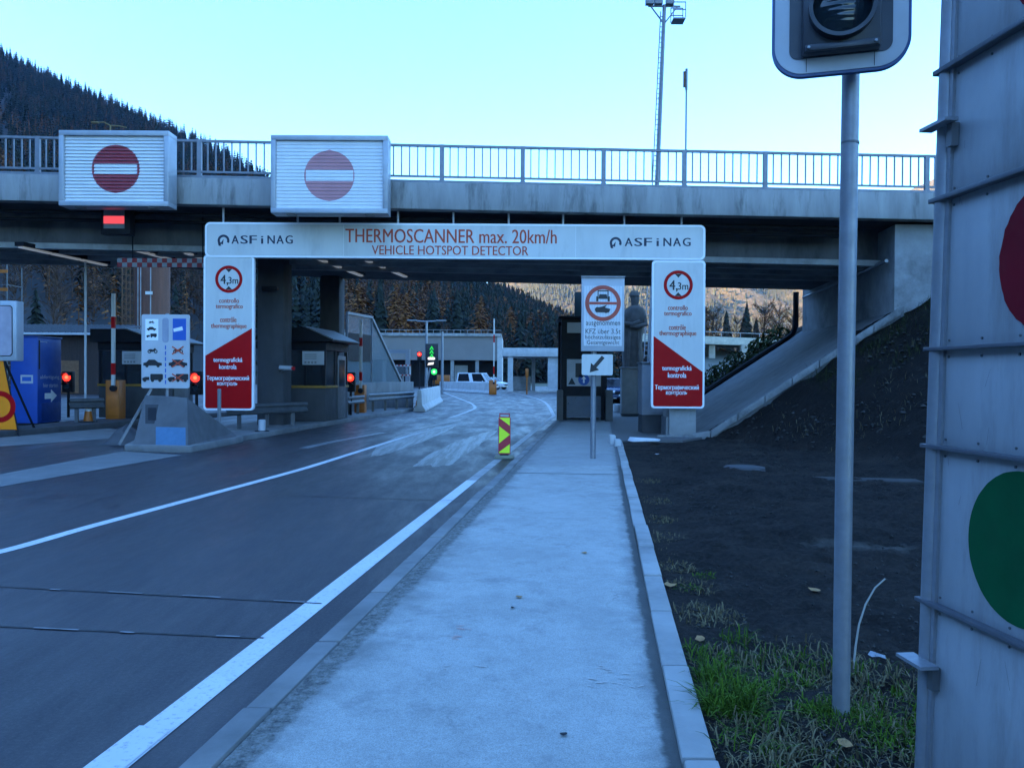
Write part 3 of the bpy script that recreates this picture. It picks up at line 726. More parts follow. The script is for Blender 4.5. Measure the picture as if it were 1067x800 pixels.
# ------------------------------------------------------------------ left islands
# blue cabinet
S = Sign('blue_cabinet', 'tall bright blue cabinet with white arrow beside the yellow warning sign', 'cabinet', 11, 351.5, 39, 443, 24.6)
w2 = S.w/2; DC = 1.3
MB().box(-w2, w2, 0, DC, .06, S.h).build('body', M['blue'], S.o, bevel=.015)
MB().box(-w2-.03, w2+.03, -.03, DC+.03, S.h+.002, S.h+.05).build('lid', pbr('darker_blue', (.006,.04,.20), .5), S.o, bevel=.01)
MB().box(-w2+.03, w2-.03, .02, DC-.05, -.1, .058).build('plinth', M['dark'], S.o)
x, z = S.l(28,395); MB().box(x-.19,x+.19,-.008,-.001,z-.13,z+.13).build('notice', M['white_dull'], S.o)
MB().box(x-.14,x+.14,-.014,-.009,z-.06,z+.07).build('notice_print', M['blue_sign'], S.o)
def side(mb):   # turn a part made for the front onto the right-hand side face
    mb.v = [(w2 - y, xx, zz_) for xx, y, zz_ in mb.v]; return mb
hz = S.h
side(MB().box(.06,.13,-.006,-.001,hz*.64,hz*.97)).build('door_seam', M['dark'], S.o)
side(MB().box(.2,DC-.06,-.012,-.001,.12,.68)).build('lower_flap', pbr('flap_blue', (.006,.045,.22), .5), S.o, bevel=.003)
b = MB(); b.text('abfertigung', .66, hz*.545, 1.05, .15, -.004, .006); b.text('hier starten', .70, hz*.455, .8, .13, -.004, .006); b.text('Bedienung', .33, hz*.955, .36, .07, -.004)
side(b).build('lettering', pbr('grey_lettering',(.42,.47,.55),.5), S.o)
za = hz*.33
side(MB().prism([(.38,za-.09),(.72,za-.09),(.72,za-.2),(1.05,za),(.72,za+.2),(.72,za+.09),(.38,za+.09)], -.006, -.001)).build('arrow', M['text_white'], S.o)
# grey display box at left border
S = Sign('display_box', 'grey boxed display panel on a post at the left edge above the yellow sign', 'display', -42, 313, 17, 376, 17.8, base=0)
x0, z1 = S.l(-42,313); x1, z0 = S.l(17,376)
MB().box(x0,x1,0,.28,z0,z1).build('casing', M['galv_box'], S.o, bevel=.02)
MB().prism(rrect(x1-x0-.16, z1-z0-.2, .08, cx=(x0+x1)/2, cz=(z0+z1)/2), -.004,-.0005).build('seal', M['black'], S.o)
MB().prism(rrect(x1-x0-.2, z1-z0-.24, .07, cx=(x0+x1)/2, cz=(z0+z1)/2), -.008,-.0045).build('screen', pbr('dull_screen', (.36,.33,.38), .35), S.o)
MB().cyl(((x0+x1)/2,.14,0),((x0+x1)/2,.14,z0),.06).build('post', M['galv'], S.o)
# yellow folding sign
p = gnd(19,454.5); a0_ = gnd(-52,458)
th = thing('warning_sign', 'yellow triangular folding warning sign with red disc standing on the road', 'warning sign', ((p.x+a0_.x)/2, p.y, 0))
hw_ = (p.x-a0_.x)/2; hh = 2.15
tri = lambda s, dz=0: [(-hw_*s,.12+dz),(hw_*s,.12+dz),(hw_*s*.06, .12+dz+hh*s),(-hw_*s*.06,.12+dz+hh*s)]
MB().prism(tri(1), 0, .03).build('dark_border', M['dark'], th)
MB().prism(tri(.93,.05), -.006, -.001).build('yellow_face', M['yellow'], th)
MB().disc(0,.75,.40,-.0065,.004).build('red_disc', M['red'], th)
MB().disc(0,.75,.27,-.011,.003).build('disc_centre', M['yellow'], th)
b = MB()
for s in (-1,1): b.bar((s*hw_*.97,.015,.1),(s*hw_*1.05,.015,0),.06,.03); b.bar((0,.05,2.1),(s*hw_*.8,.95,0),.04,.04)
b.build('legs', M['dark'], th)

def signal(label, px, py, Y, zbase=.1, lit='red', nlamp=2, rr=.105, facing=0):
    c = at(px,py,Y)
    th = thing('traffic_light', label, 'traffic light', (c.x, Y, zbase), facing, 'small lane traffic lights')
    h = c.z - zbase
    MB().box(-.17,.17,.0,.22,h-.52,h+.2).build('housing', M['dark'], th, bevel=.02)
    MB().cyl((0,.11,0),(0,.11,h-.52),.045).build('post', M['dark'], th)
    m1, m2 = (M['red_on'], M['red_core']) if lit == 'red' else (M['green_on'], M['green_core'])
    MB().disc(0,h,rr+.03,-.004,.012,24).build('lamp', m1, th); MB().disc(0,h,rr*.55,-.0165,.006,20).build('lamp_core', m2, th)
    MB().disc(0,h-.3,rr,-.001,.01,24).build('dark_lamp', M['lens'], th)
    b = MB(); b.ring(0,h,rr+.055,rr+.04,-.001,.16,20,R(20),R(160)); b.ring(0,h-.3,rr+.03,rr+.015,-.001,.16,20,R(20),R(160)); b.build('visor', M['dark'], th)
signal('red lit lane light beside the right edge of the blue cabinet', 69.5, 393, 27.5)
signal('red lit lane light between pictogram board and left tall panel', 203.5, 393.5, 24.5)
signal('red lit lane light in front of the orange barrier box by the booth', 365, 393.5, 29.6)

def boom(label, px, ytop, ybase, ycab, Y, wd, group='raised lane barriers', z0=.1):
    base = at(px, ybase, Y); th = thing('lane_barrier', label, 'barrier', (base.x, Y, z0), 0, group)
    top = at(px, ytop, Y).z - z0; zc = at(px, ycab, Y).z - z0
    MB().box(-wd,wd*.55,-.0,.45,0,zc).build('cabinet', M['orange'], th, bevel=.02)
    MB().box(-wd*.8,wd*.4,-.006,-.001,zc*.15,zc*.75).build('cabinet_door', pbr('orange_door',(.5,.13,.012),.5), th, bevel=.002)
    rd = []; n = 8
    for i in range(n):
        z0_ = zc*.85 + (top-zc*.85)*i/n; z1_ = zc*.85 + (top-zc*.85)*(i+1)/n
        if i % 4 == 1: rd.append((z0_, z1_))
    MB().box(-.05,.05,-.1,-.02,zc*.85,top).build('white_arm', M['white'], th)
    for z0_, z1_ in rd: MB().box(-.053,.053,-.103,-.017,z0_,z1_).build('red_band', M['red'], th)
    MB().cyl((0,-.12,zc*.8),(0,.0,zc*.8),.1).build('pivot', M['dark'], th)
boom('orange barrier box with raised red and white arm in front of the left booth', 119, 306, 437, 396, 25.6, .28)
boom('orange barrier box beside the right booth with a dark raised arm', 376, 334, 432, 401, 31.5, .26)
boom('distant orange barrier box with tall white raised arm beside the far concrete wall', 514.5, 332, 408, 396, 70, .42, z0=0)

# toll booths
def booth(label, x, y, rz, wdt, dep, notice=True):
    th = thing('toll_booth', label, 'booth', (x, y, .13), rz, 'toll booths')
    w2 = wdt/2
    MB().box(-w2,w2,0,dep,0,1.15).build('lower_wall', M['conc_dark'], th, bevel=.02)
    MB().box(-w2-.03,w2+.03,-.04,dep+.04,1.152,1.23).build('sill', M['yellow_dark'], th, bevel=.01)
    b = MB()
    for x_ in (-w2+.05, w2-.05):
        for y_ in (.05, dep-.05): b.box(x_-.05,x_+.05,y_-.05,y_+.05,1.232,2.45)
    b.box(-.04,.04,.01,.09,1.232,2.45); b.box(w2-.1,w2,dep*.42,dep*.48,1.232,2.45)
    b.build('posts', M['dark'], th)
    MB().box(-w2+.1,-.041,.03,.05,1.24,2.44).build('front_pane', M['glass'], th); MB().box(.041,w2-.1,.03,.05,1.24,2.44).build('front_pane', M['glass'], th)
    MB().box(w2-.05,w2-.03,.1,dep*.42-.01,1.24,2.44).build('side_pane', M['glass'], th)
    MB().box(-w2+.03,-w2+.05,.1,dep-.1,1.24,2.44).build('side_pane', M['glass'], th)
    d = MB().box(w2+.002,w2+.03,dep*.5,dep*.86,.02,2.3).build('door', M['grey_dark'], th, bevel=.004)
    MB().box(w2+.031,w2+.036,dep*.55,dep*.81,1.2,2.15).build('door_pane', M['glass'], d)
    MB().box(-w2+.25,w2-.25,.5,.9,1.24,1.7).build('desk', M['grey'], th)
    MB().box(-w2-.02,w2+.02,-.02,dep+.02,2.46,2.75).build('header', M['dark'], th)
    MB().prism([(-w2-.12,2.752),(w2+.32,2.752),(w2+.32,2.80),(.12,3.22),(-w2-.12,3.22)], -.28, dep+.15).build('roof', M['dark'], th)
    MB().hexa([(.13,-.30,3.235),(w2+.36,-.30,2.795),(w2+.36,dep+.18,2.795),(.13,dep+.18,3.235),(.13,-.30,3.27),(w2+.36,-.30,2.83),(w2+.36,dep+.18,2.83),(.13,dep+.18,3.27)]).build('roof_panel', M['roof_metal'], th)
    if notice:
        MB().box(-.05,w2-.02,-.1,-.06,1.95,2.42).build('notice_board', M['white_dull'], th)
        b = MB()
        for i in range(4): b.box(.02+i*.11,.09+i*.11,-.106,-.101,2.0,2.07)
        for i in range(3): b.box(.03,.42,-.106,-.101,2.15+i*.07,2.18+i*.07)
        b.build('notice_print', M['grey'], th)
    th.scale = (1,1,.92)
    return th
M['yellow_dark'] = pbr('yellow_sill', (.36,.18,.02), .6); M['grey_dark'] = pbr('door_grey', (.09,.095,.10), .5); M['roof_metal'] = pbr('booth_roof', (.16,.17,.185), .6, metal=.2, var=.15)
q = at(317.5, 445, 25.6); booth('toll booth with sloping grey roof beside the two dark pillars', q.x, 25.6, R(-6.5), 1.35, 2.25)
q = at(118, 440, 26.6); booth('dark toll booth behind the orange barrier box left of the pictogram board', q.x+.25, 26.9, R(-6.5), 1.9, 2.7)
# canopy over left booth / roof line with white pole
q = at(89, 395, 24.2)
th = thing('conduit_pole', 'thin white pole with bent pipe rising to the bridge soffit', 'pole', (q.x, 24.2, .16))
tz = at(89,268,24.2).z-.16
MB().cyl((0,0,0),(0,0,tz),.035).build('pole', M['white_dull'], th)
MB().tube([(0,0,tz),(-.05,-.1,tz+.15),(-.5,-.8,tz+.35),(-.9,-1.4,5.8-.16)], .03).build('bent_pipe', M['dark'], th)
# bin, hydrant like cone by the booth
def cone(label, x, y, z):
    th = thing('traffic_cone', label, 'traffic cone', (x,y,z))
    MB().box(-.19,.19,-.19,.19,0,.03).build('base', M['rubber'], th, bevel=.005)
    MB().cyl((0,0,.03),(0,0,.32),.14,.09,20).cyl((0,0,.46),(0,0,.68),.065,.03,20).build('orange_body', M['orange'], th, smooth=True)
    MB().cyl((0,0,.321),(0,0,.459),.09,.065,20).build('white_band', M['white'], th, smooth=True)
q = at(92, 437, 24.0); cone('orange and white traffic cone in front of the left booth', q.x, 24.0, .16)
# left guard rail pieces
def wbeam(b, p0, p1, z):
    p0 = Vector((p0[0],p0[1],0)); p1 = Vector((p1[0],p1[1],0)); d = (p1-p0).normalized(); nrm = Vector((d.y,-d.x,0))
    prof = [(0,-.155),(.045,-.12),(.05,-.075),(.0,-.02),(.0,.02),(.05,.075),(.045,.12),(0,.155)]
    vs = []
    for p in (p0,p1):
        for o_, zz in prof: vs.append((p.x+nrm.x*o_, p.y+nrm.y*o_, z+zz))
        for o_, zz in prof[::-1]: vs.append((p.x+nrm.x*(o_-.012), p.y+nrm.y*(o_-.012), z+zz))
    n = 16
    b.add(vs, [(i,(i+1)%n,(i+1)%n+n,i+n) for i in range(n)] + [tuple(range(n)), tuple(range(2*n-1,n-1,-1))])
def guard(label, p0, p1, z0, z, posts_):
    th = thing('guard_rail', label, 'guard rail', (p0[0],p0[1],z0), 0, 'steel guard rails')
    q0 = (0,0); q1 = (p1[0]-p0[0], p1[1]-p0[1])
    b = MB(); wbeam(b, q0, q1, z-z0); b.build('beam', M['galv_dark'], th, smooth=True)
    for i in range(posts_):
        t_ = (i+.5)/posts_; x, y = q1[0]*t_, q1[1]*t_
        d = Vector((q1[0],q1[1],0)).normalized(); nrm = Vector((d.y,-d.x,0)); x -= nrm.x*.08; y -= nrm.y*.08
        MB().box(x-.05,x+.05,y-.03,y+.03,0,z-z0+.1).build('post', M['galv_dark'], th)
    return th
M['galv_dark'] = pbr('weathered_guard_rail', (.12,.125,.13), .5, metal=.4, var=.2, scale=5, stain=(.1,.09,.08), stain_amt=.5)
A = at(236,430,21.3); B = at(320,432,23.6)
guard('double ridged guard rail below the left tall panel ending at the booth', (A.x,A.y), (B.x,B.y), .13, .66, 3)
A = at(362,415,29.3); B = at(379,414,31.2)
guard('short guard rail piece under the red light right of the booth', (A.x,A.y), (B.x,B.y), .13, .68, 2)
A = at(384,413,31.8); B = at(431,410,37.2)
guard('long guard rail in front of the glass screen wall', (A.x,A.y), (B.x,B.y), .13, .72, 4)
A = at(72,428,23.4); B = at(108,426,24.2)
guard('guard rail piece in front of the left booth beside the blue cabinet', (A.x,A.y), (B.x,B.y), .16, .72, 2)
# small bollards on the island
def bollard(label, px, ytop, Y, r, mat, z0=.13):
    q = at(px,ytop,Y); th = thing('bollard', label, 'bollard', (q.x,Y,z0))
    h = q.z-z0
    MB().cyl((0,0,0),(0,0,h),r).build('tube', mat, th, smooth=True); MB().cyl((0,0,h),(0,0,h+.02),r*1.06,r*.8).build('cap', mat, th)
    MB().cyl((0,0,0),(0,0,.02),r*2).build('foot_plate', M['dark'], th)
bollard('grey steel bollard in front of the red lower half of the left tall panel', 228.5, 406, 19.7, .045, M['grey'])
bollard('short white bollard under the guard rail near the booth', 273, 438, 20.9, .09, M['white_dull'])
# security camera on pillar
q = at(296,383,23.4)
th = thing('security_camera', 'white security camera with red tip fixed to the first dark pillar', 'camera', tuple(q))
MB().cyl((-.12,0,0),(.26,-.1,-.02),.07).build('body', M['white_dull'], th, smooth=True); MB().cyl((.262,-.1,-.02),(.33,-.118,-.024),.055).build('tip', M['red'], th, smooth=True)
MB().bar((0,0,-.07),(-.15,.15,-.14),.04,.04).build('arm', M['grey'], th)
q = at(283,301,23.3)
th = thing('flood_light', 'small grey floodlight high on the first dark pillar', 'floodlight', tuple(q))
MB().box(-.22,.22,-.25,-.05,-.06,.06).build('housing', M['dark'], th, bevel=.01); MB().bar((0,-.05,0),(.1,.24,.02),.05,.05).build('arm', M['dark'], th)

# crash block with pictogram board
YB = 16.6
def P3(px, py, Y): q = at(px,py,Y); return Vector((q.x, Y, q.z))
A = P3(139,470,16.7); B_ = P3(196,471,16.5); C_ = P3(247,458,19.0); D_ = P3(196,452,20.4)
base = Vector((B_.x, B_.y, 0))
th = thing('crash_block', 'grey concrete crash block with pale blue square at the island nose', 'crash barrier', tuple(base))
def rel(v, z=None): v = v-base; return (v.x, v.y, v.z if z is None else z)
tA, tB = P3(151,412,17.2), P3(195,414.5,17.0); tC = P3(243,452,19.0); tD = P3(190,425,20.0)
tC2 = P3(222,432,18.2)
body = MB().add([rel(A,.14), rel(B_,.14), rel(C_,.14), rel(D_,.14), rel(tA), rel(tB), rel(tC,.22), rel(tD,.3), rel(P3(170,412,18.0))],
                [(3,2,1,0), (0,1,5,4), (1,2,6,5), (2,3,7,6), (0,4,8,3), (3,8,7), (4,5,8), (5,6,7,8)])
M['block'] = pbr('block_concrete', (.10,.10,.105), .85, var=.2, scale=2, bmp=.25, bscale=50, stain=(.08,.08,.08), stain_amt=.6)
body.build('body', M['block'], th)
ex = .12
fp = [A+Vector((-.16,-.06,0)), B_+Vector((-.3,-.12,0)), B_+Vector((.1,-.06,0)), C_+Vector((.15,.0,0)), D_+Vector((.1,.2,0)), D_+Vector((-1,.1,0))]
MB().slab([(p_.x-base.x, p_.y-base.y) for p_ in fp], -.02, .14).build('kerb_foot', mi_, th, bevel=.03)
# on-face patches follow the sloping front face
fA, fB, fT = A.copy(), B_.copy(), tA.copy(); fA.z = fB.z = .14
ux = (fB-fA); vz = (fT-fA); nf = ux.cross(vz).normalized()
if nf.y > 0: nf = -nf
def face_pt(px, py, off):
    d = ray(px,py); t_ = (fA-EYE).dot(nf)/d.dot(nf); return rel(EYE + d*t_ + nf*off)
def face_quad(name, x0, y0, x1, y1, off, mat, th_=.004):
    f_ = [face_pt(x0,y1,off+th_), face_pt(x1,y1,off+th_), face_pt(x1,y0,off+th_), face_pt(x0,y0,off+th_)]
    k_ = [face_pt(x0,y1,off), face_pt(x1,y1,off), face_pt(x1,y0,off), face_pt(x0,y0,off)]
    MB().add(f_+k_, [(0,1,2,3),(7,6,5,4),(0,4,5,1),(1,5,6,2),(2,6,7,3),(3,7,4,0)]).build(name, mat, th)
face_quad('blue_square', 162.5, 442.5, 193.5, 464.5, .002, M['blue_pale'])
face_quad('opening', 151.5, 421.5, 167.5, 441.5, .002, M['black'])
face_quad('opening_lamp', 154.5, 425, 163, 438, .008, M['dark'])
# pictogram board
S = Sign('pictogram_board', 'white board of vehicle pictograms with blue square standing on the crash block', 'sign board', 147.5, 327.5, 197, 404.5, 17.35, base=1.2)
x0, z1 = S.l(147.5,327.5); x1, z0 = S.l(197,404.5)
MB().prism(rrect(x1-x0,z1-z0,.04,cx=(x0+x1)/2,cz=(z0+z1)/2),0,.05).build('board', M['white_dull'], S.o)
MB().cyl((0,.1,-.12),(0,.1,z1+.03),.035).build('post', M['galv'], S.o)
b = MB(); p_ = S.l(156,405); q_ = S.l(131,462)
b.bar((p_[0],.08,p_[1]),(q_[0],-.3,q_[1]),.05,.05); b.build('strut', M['galv'], S.o)
def rectpx(mb, xa, ya, xb, yb_, y, t=.003):
    a_ = S.l(xa,yb_); c_ = S.l(xb,ya); mb.box(a_[0],c_[0],y-t,y,a_[1],c_[1])
b = MB(); rectpx(b,151.5,332.5,165,354.5,-.001); b.build('inset_panel', M['rim'], S.o)
b = MB(); rectpx(b,180,332,194,354.5,-.001); b.build('blue_square', M['blue_sign'], S.o)
a_ = S.l(172.5,344); MB().prism(rrect(.14,.53,.06,cx=a_[0],cz=a_[1]),-.004,-.001).build('grey_bar', pbr('grey_vinyl',(.27,.29,.36),.5), S.o)
b = MB()
for y_ in range(360,402,6): rectpx(b,171.9,y_,173.1,y_+4,-.001)
b.build('dashed_line', M['blue_sign'], S.o)
a_ = S.l(186,343.5)
MB().prism([(a_[0]-.1,a_[1]-.05),(a_[0]+.1,a_[1]-.01),(a_[0]+.08,a_[1]+.07),(a_[0]-.11,a_[1]+.02)],-.008,-.0045).build('card_symbol', M['text_white'], S.o)
def ic_car(mb, cx, cz, s, y):
    mb.prism([(cx+s*u,cz+s*v) for u,v in ((-.5,-.12),(.5,-.12),(.5,.02),(.3,.06),(.12,.2),(-.2,.2),(-.34,.06),(-.5,.02))], y-.003, y)
    for u in (-.3,.3): mb.disc(cx+s*u, cz-s*.13, s*.09, y-.0035, .002, 14)
def ic_moto(mb, cx, cz, s, y):
    for u in (-.28,.28): mb.ring(cx+s*u, cz-s*.1, s*.17, s*.09, y, .003, 18)
    mb.prism([(cx+s*u,cz+s*v) for u,v in ((-.3,-.08),(.0,-.14),(.18,-.04),(.32,.16),(.2,.2),(.06,.06),(-.16,.12),(-.36,.06))], y-.0065, y-.0035)
def ic_bus(mb, cx, cz, s, y):
    mb.prism(rrect(s*.62,s*.3,s*.05,4,cx+s*.2,cz+s*.04), y-.003, y)
    mb.prism([(cx+s*u,cz+s*v) for u,v in ((-.5,-.12),(-.16,-.12),(-.16,.04),(-.36,.04),(-.5,-.02))], y-.003, y)
    for u in (-.38,0,.36): mb.disc(cx+s*u, cz-s*.13, s*.08, y-.0035, .002, 14)
for nm, fn, py, s_, pm in (('motorcycle_pictogram',ic_moto,365,.24,(335.5,.13)),('car_pictogram',ic_car,378.5,.40,(342.5,.2)),('bus_pictogram',ic_bus,393.5,.44,(349.5,.22))):
    for px in (159, 185.5):
        a_ = S.l(px,py); b = MB(); fn(b, a_[0], a_[1], s_, -.001); b.build(nm, M['black'], S.o)
    a_ = S.l(158,pm[0]); b = MB(); fn(b, a_[0], a_[1], pm[1], -.0045); b.build(nm, M['black'], S.o)
b = MB()
for py in (365,378.5,393.5):
    for s_ in (-1,1):
        p_ = S.l(179.5,py+4*s_); q_ = S.l(191.5,py-4*s_); b.bar((p_[0],-.012-.002*s_,p_[1]),(q_[0],-.012-.002*s_,q_[1]),.003,.025)
b.build('red_crosses', M['text_red'], S.o)
b = MB()
a_ = S.l(177.5,393.5)
# tarpaulin heap beside the block
q = gnd(128,463); t_ = MB()
rng = random.Random(3); pts = []
for i in range(9):
    for j in range(7):
        u, v = i/8, j/6; pts.append((q.x-.4+u*.9, q.y-.3+v*.8, max(0,.42*math.sin(math.pi*u)*math.sin(math.pi*v)**.7+rng.uniform(-.05,.05)*(0<i<8)*(0<j<6))+.006))
t_.add(pts, [(i*7+j,(i+1)*7+j,(i+1)*7+j+1,i*7+j+1) for i in range(8) for j in range(6)])
tag(t_.build('tarpaulin', pbr('tarp',(.06,.06,.065),.7), smooth=True), 'crumpled dark tarpaulin heaped at the foot of the crash block', 'tarpaulin')

# sloped glass screen on the wall, right of the booth
def W(px, py, Y): q = at(px,py,Y); return (q.x, Y, q.z)
A = at(362,400,32.5); B = at(431,400,40.0)
th = thing('screen_wall', 'low concrete wall carrying a slanted glass screen beyond the booth', 'screen wall', (A.x, 32.5, 0))
def rl_(p): return (p[0]-A.x, p[1]-32.5, p[2])
top1 = 1.3
MB().slab([(0,0),(B.x-A.x,7.5),(B.x-A.x-.3,7.6),(-.35,.1)], 0, top1).build('wall', pbr('wall_concrete', (.17,.168,.165), .85, var=.25, scale=1.5, stain=(.07,.07,.07), stain_amt=.7, stretch=(1,1,.3)), th, bevel=.02)
def on(u, z, off=0): return ((B.x-A.x)*u-.15+off*.4, 7.5*u+off*-.1, z)
g1 = [on(.04,top1), on(.82,top1), on(.36,4.1), on(.04,4.1)]
MB().add([Vector(p_) for p_ in g1]+[Vector(p_)+Vector((-.03,.0,0)) for p_ in g1], [(0,1,2,3),(7,6,5,4),(0,4,5,1),(1,5,6,2),(2,6,7,3),(3,7,4,0)]).build('glass_screen', M['pane'], th)
b = MB(); b.bar(on(.36,4.12,.05),on(.83,top1,.05),.09,.12); b.bar(on(.03,4.14,.05),on(.37,4.14,.05),.09,.1); b.bar(on(.03,top1,.05),on(.03,4.1,.05),.09,.09); b.bar(on(.36,top1,.05),on(.36,4.1,.05),.05,.05)
b.build('frame', M['grey'], th)
MB().add([on(.05,2.2,.12),on(.34,2.2,.12),on(.34,3.35,.12),on(.05,3.35,.12)],[(0,1,2,3)]).build('dark_panel', M['dark'], th)
# jersey barriers
def jersey(label, p0, p1, h, wd, group='concrete jersey barriers'):
    th = thing('jersey_barrier', label, 'concrete barrier', (p0[0],p0[1],0), math.atan2(p1[1]-p0[1], p1[0]-p0[0]), group)
    L_ = math.hypot(p1[0]-p0[0], p1[1]-p0[1])
    w_ = wd
    MB().sprism([(-w_,0),(w_,0),(w_,.08),(w_*.45,.3),(w_*.32,h),(-w_*.32,h),(-w_*.45,.3),(-w_,.08)], 0, L_).build('block', M['conc_light'], th, bevel=.02)
    return th
p, q = gnd(437,429), gnd(457,418.5)
jersey('pale concrete jersey barrier at the end of the long guard rail', (p.x,p.y), (q.x,q.y), .98, .27)
p, q = gnd(515,409.5), gnd(459,403.0)
p = Vector((at(514,409,72).x,72,0)); q = Vector((at(459,402,88).x,88,0))
jersey('long pale concrete barrier across the far road beside the white vehicles', (q.x,q.y), (p.x,p.y), 1.0, .3)
# mirror, arm, far signals
def far_pole(name, label, cat, px, ytop, Y, r, z0=0, tilt=0):
    q = at(px,ytop,Y); th = thing(name, label, cat, (q.x,Y,z0)); MB().cyl((0,0,0),(tilt,0,q.z-z0),r,r*.7).build('pole', M['galv'], th, smooth=True); return th, q.z-z0
th, h = far_pole('lamp_post', 'double armed lamp post above the green chevron sign', 'lamp post', 444.5, 335, 66, .14)
for s_ in (-1,1):
    MB().tube([(0,0,h),(s_*.5,0,h+.02),(s_*.9,0,h+.05)],.06).build('arm', M['galv'], th); MB().box(min(s_*.8,s_*1.6),max(s_*.8,s_*1.6),-.15,.15,h+.02,h+.14).build('lamp_head', M['grey'], th, bevel=.02)
far_pole('flag_pole', 'plain thin white pole before the grey hall right of the chevron sign', 'pole', 461, 345.5, 72, .14)
S = Sign('chevron_signal', 'black lane sign with green chevrons above a glowing green light', 'lane sign', 443.5, 358, 456.5, 383, 50, base=0)
x0, z1 = S.l(443.5,358); x1, z0 = S.l(456.5,383)
MB().box(x0,x1,0,.2,z0,z1).build('housing', M['black'], S.o, bevel=.015)
b = MB(); w_ = (x1-x0)*.18
for py in (362,366,370):
    a_ = S.l(449.8,py); b.prism([(a_[0]-w_,a_[1]-.14),(a_[0]-w_*.5,a_[1]-.14),(a_[0],a_[1]-.02),(a_[0]+w_*.5,a_[1]-.14),(a_[0]+w_,a_[1]-.14),(a_[0],a_[1]+.10)],-.012,-.002)
b.build('green_chevrons', M['led_green'], S.o)
b = MB(); a_ = S.l(449.5,373.5); b.prism(rrect(.46,.17,.08,cx=a_[0],cz=a_[1]),-.012,-.002); a_ = S.l(448.8,378.8); b.prism([(a_[0]-.2,a_[1]-.1),(a_[0]+.16,a_[1]-.06),(a_[0]+.2,a_[1]+.09),(a_[0]-.14,a_[1]+.05)],-.012,-.002)
b.build('white_displays', M['led_white'], S.o)
MB().cyl((.0,.1,0),(.0,.1,z0),.07).build('post', M['dark'], S.o)
MB().bar((-.1,.1,z0),(-.55,.1,0.2),.12,.12).build('strut', M['galv'], S.o)
signal('green lit lane light below the black chevron sign', 452.3, 387.3, 49.5, 0, 'green', rr=.15)
signal('tiny red lane light before the grey hall left of the chevron sign', 437, 369, 62, 0, 'red', rr=.12)
q = at(425,364,44)
th = thing('height_gauge', 'grey post with long horizontal arm beside the glass screen', 'gauge post', (q.x,44,0))
MB().box(-.12,.12,-.1,.1,0,q.z).build('post', M['galv'], th); xx = at(398,364,44).x-q.x
MB().box(xx,-.121,-.08,.08,q.z-.22,q.z-.02).build('arm', M['galv'], th)
S = Sign('traffic_mirror', 'rectangular traffic mirror with red and white chequered border', 'mirror', 411, 380, 428, 391.5, 40, base=0)
x0, z1 = S.l(411,380); x1, z0 = S.l(428,391.5)
MB().box(x0,x1,.0,.05,z0,z1).build('white_frame', M['white'], S.o)
b = MB(); n = 9
for i in range(n):
    if i % 2 == 0:
        for za in (z0, z1-.06): b.box(x0+(x1-x0)*i/n, x0+(x1-x0)*(i+1)/n, -.005,-.001, za, za+.06)
b.build('red_blocks', M['red'], S.o)
MB().box(x0+.07,x1-.07,-.012,-.006,z0+.07,z1-.07).build('mirror_glass', pbr('mirror', (.6,.62,.64), .08, metal=1, var=.02), S.o)
MB().cyl((0,.08,0),(0,.08,z0+.1),.04).build('post', M['galv'], S.o)
q = at(435.5,399,37.4); cone('small orange beacon cone on the far end of the guard rail', q.x, 37.6, .13)
# ------------------------------------------------------------------ hall, canopy, vehicles in the distance
YH = 118
a_, c_ = at(352,345,YH), at(522.5,352,YH)
th = thing('grey_hall', 'long low grey hall with dark open ground floor before the wooded hill', 'building', (a_.x,YH,0))
Lh = c_.x-a_.x; ztop = at(450,344,YH).z; zcl = at(450,375,YH).z
MB().box(0,Lh-.6,0,16,zcl,ztop-.9).build('cladding', M['cladding'], th)
MB().box(-.2,Lh,-.35,16.3,ztop-.898,ztop-.45).build('roof_edge', M['conc'], th, bevel=.03)
b = MB()
for i in range(24): b.box(i*Lh/24,i*Lh/24+.06,-.2,-.14,ztop-.448,ztop)
b.box(0,Lh,-.2,-.14,ztop+.002,ztop+.06)
b.build('parapet_rail', M['galv'], th)
MB().box(Lh-.598,Lh+.1,-.1,14,0,ztop-.9).build('end_pier', M['conc_light'], th)
MB().box(0,Lh-.6,3.5,3.7,0,zcl-.002).build('back_wall', M['dark'], th)
for i, px in enumerate((400,425,471,497)):
    x = at(px,390,YH).x-a_.x; MB().box(x-.25,x+.25,.3,.8,0,zcl-.002).build('column', M['conc'], th)
xa = at(472,390,YH).x-a_.x; xb = at(486,390,YH).x-a_.x
MB().box(xa,xb,3.2,3.45,.2,3.2).build('gate', M['conc_light'], th)
YC = 84
a_ = at(527,400,YC); c_ = at(585.5,400,YC); zt_ = at(555,362.5,YC).z; zb1 = at(555,371.5,YC).z
th = thing('concrete_canopy', 'white concrete canopy on columns beside the grey hall', 'canopy', (a_.x,YC,0))
Lc = c_.x-a_.x
MB().box(-.4,Lc+4,0,9,zb1,zt_).build('roof_slab', M['conc_white'] if 'conc_white' in M else M['conc_light'], th, bevel=.03)
MB().box(.2,.75,.2,.75,0,zb1-.002).build('column', M['conc_light'], th)
x = at(571,390,YC).x-a_.x; MB().box(x,Lc+3,.4,.9,0.3,zb1-.002).build('end_wall', M['conc_light'], th)
x = at(556,390,YC).x-a_.x; MB().box(x,x+.4,8,8.4,0,zb1-.002).build('column', M['conc_light'], th)
MB().box(.8,x-.1,8.4,8.6,0,1.6).build('low_wall', M['conc'], th)
q = gnd(549,404.5); th = thing('marker_post', 'thin orange marker post in front of the white canopy', 'post', (at(549,400,72).x,72,0))
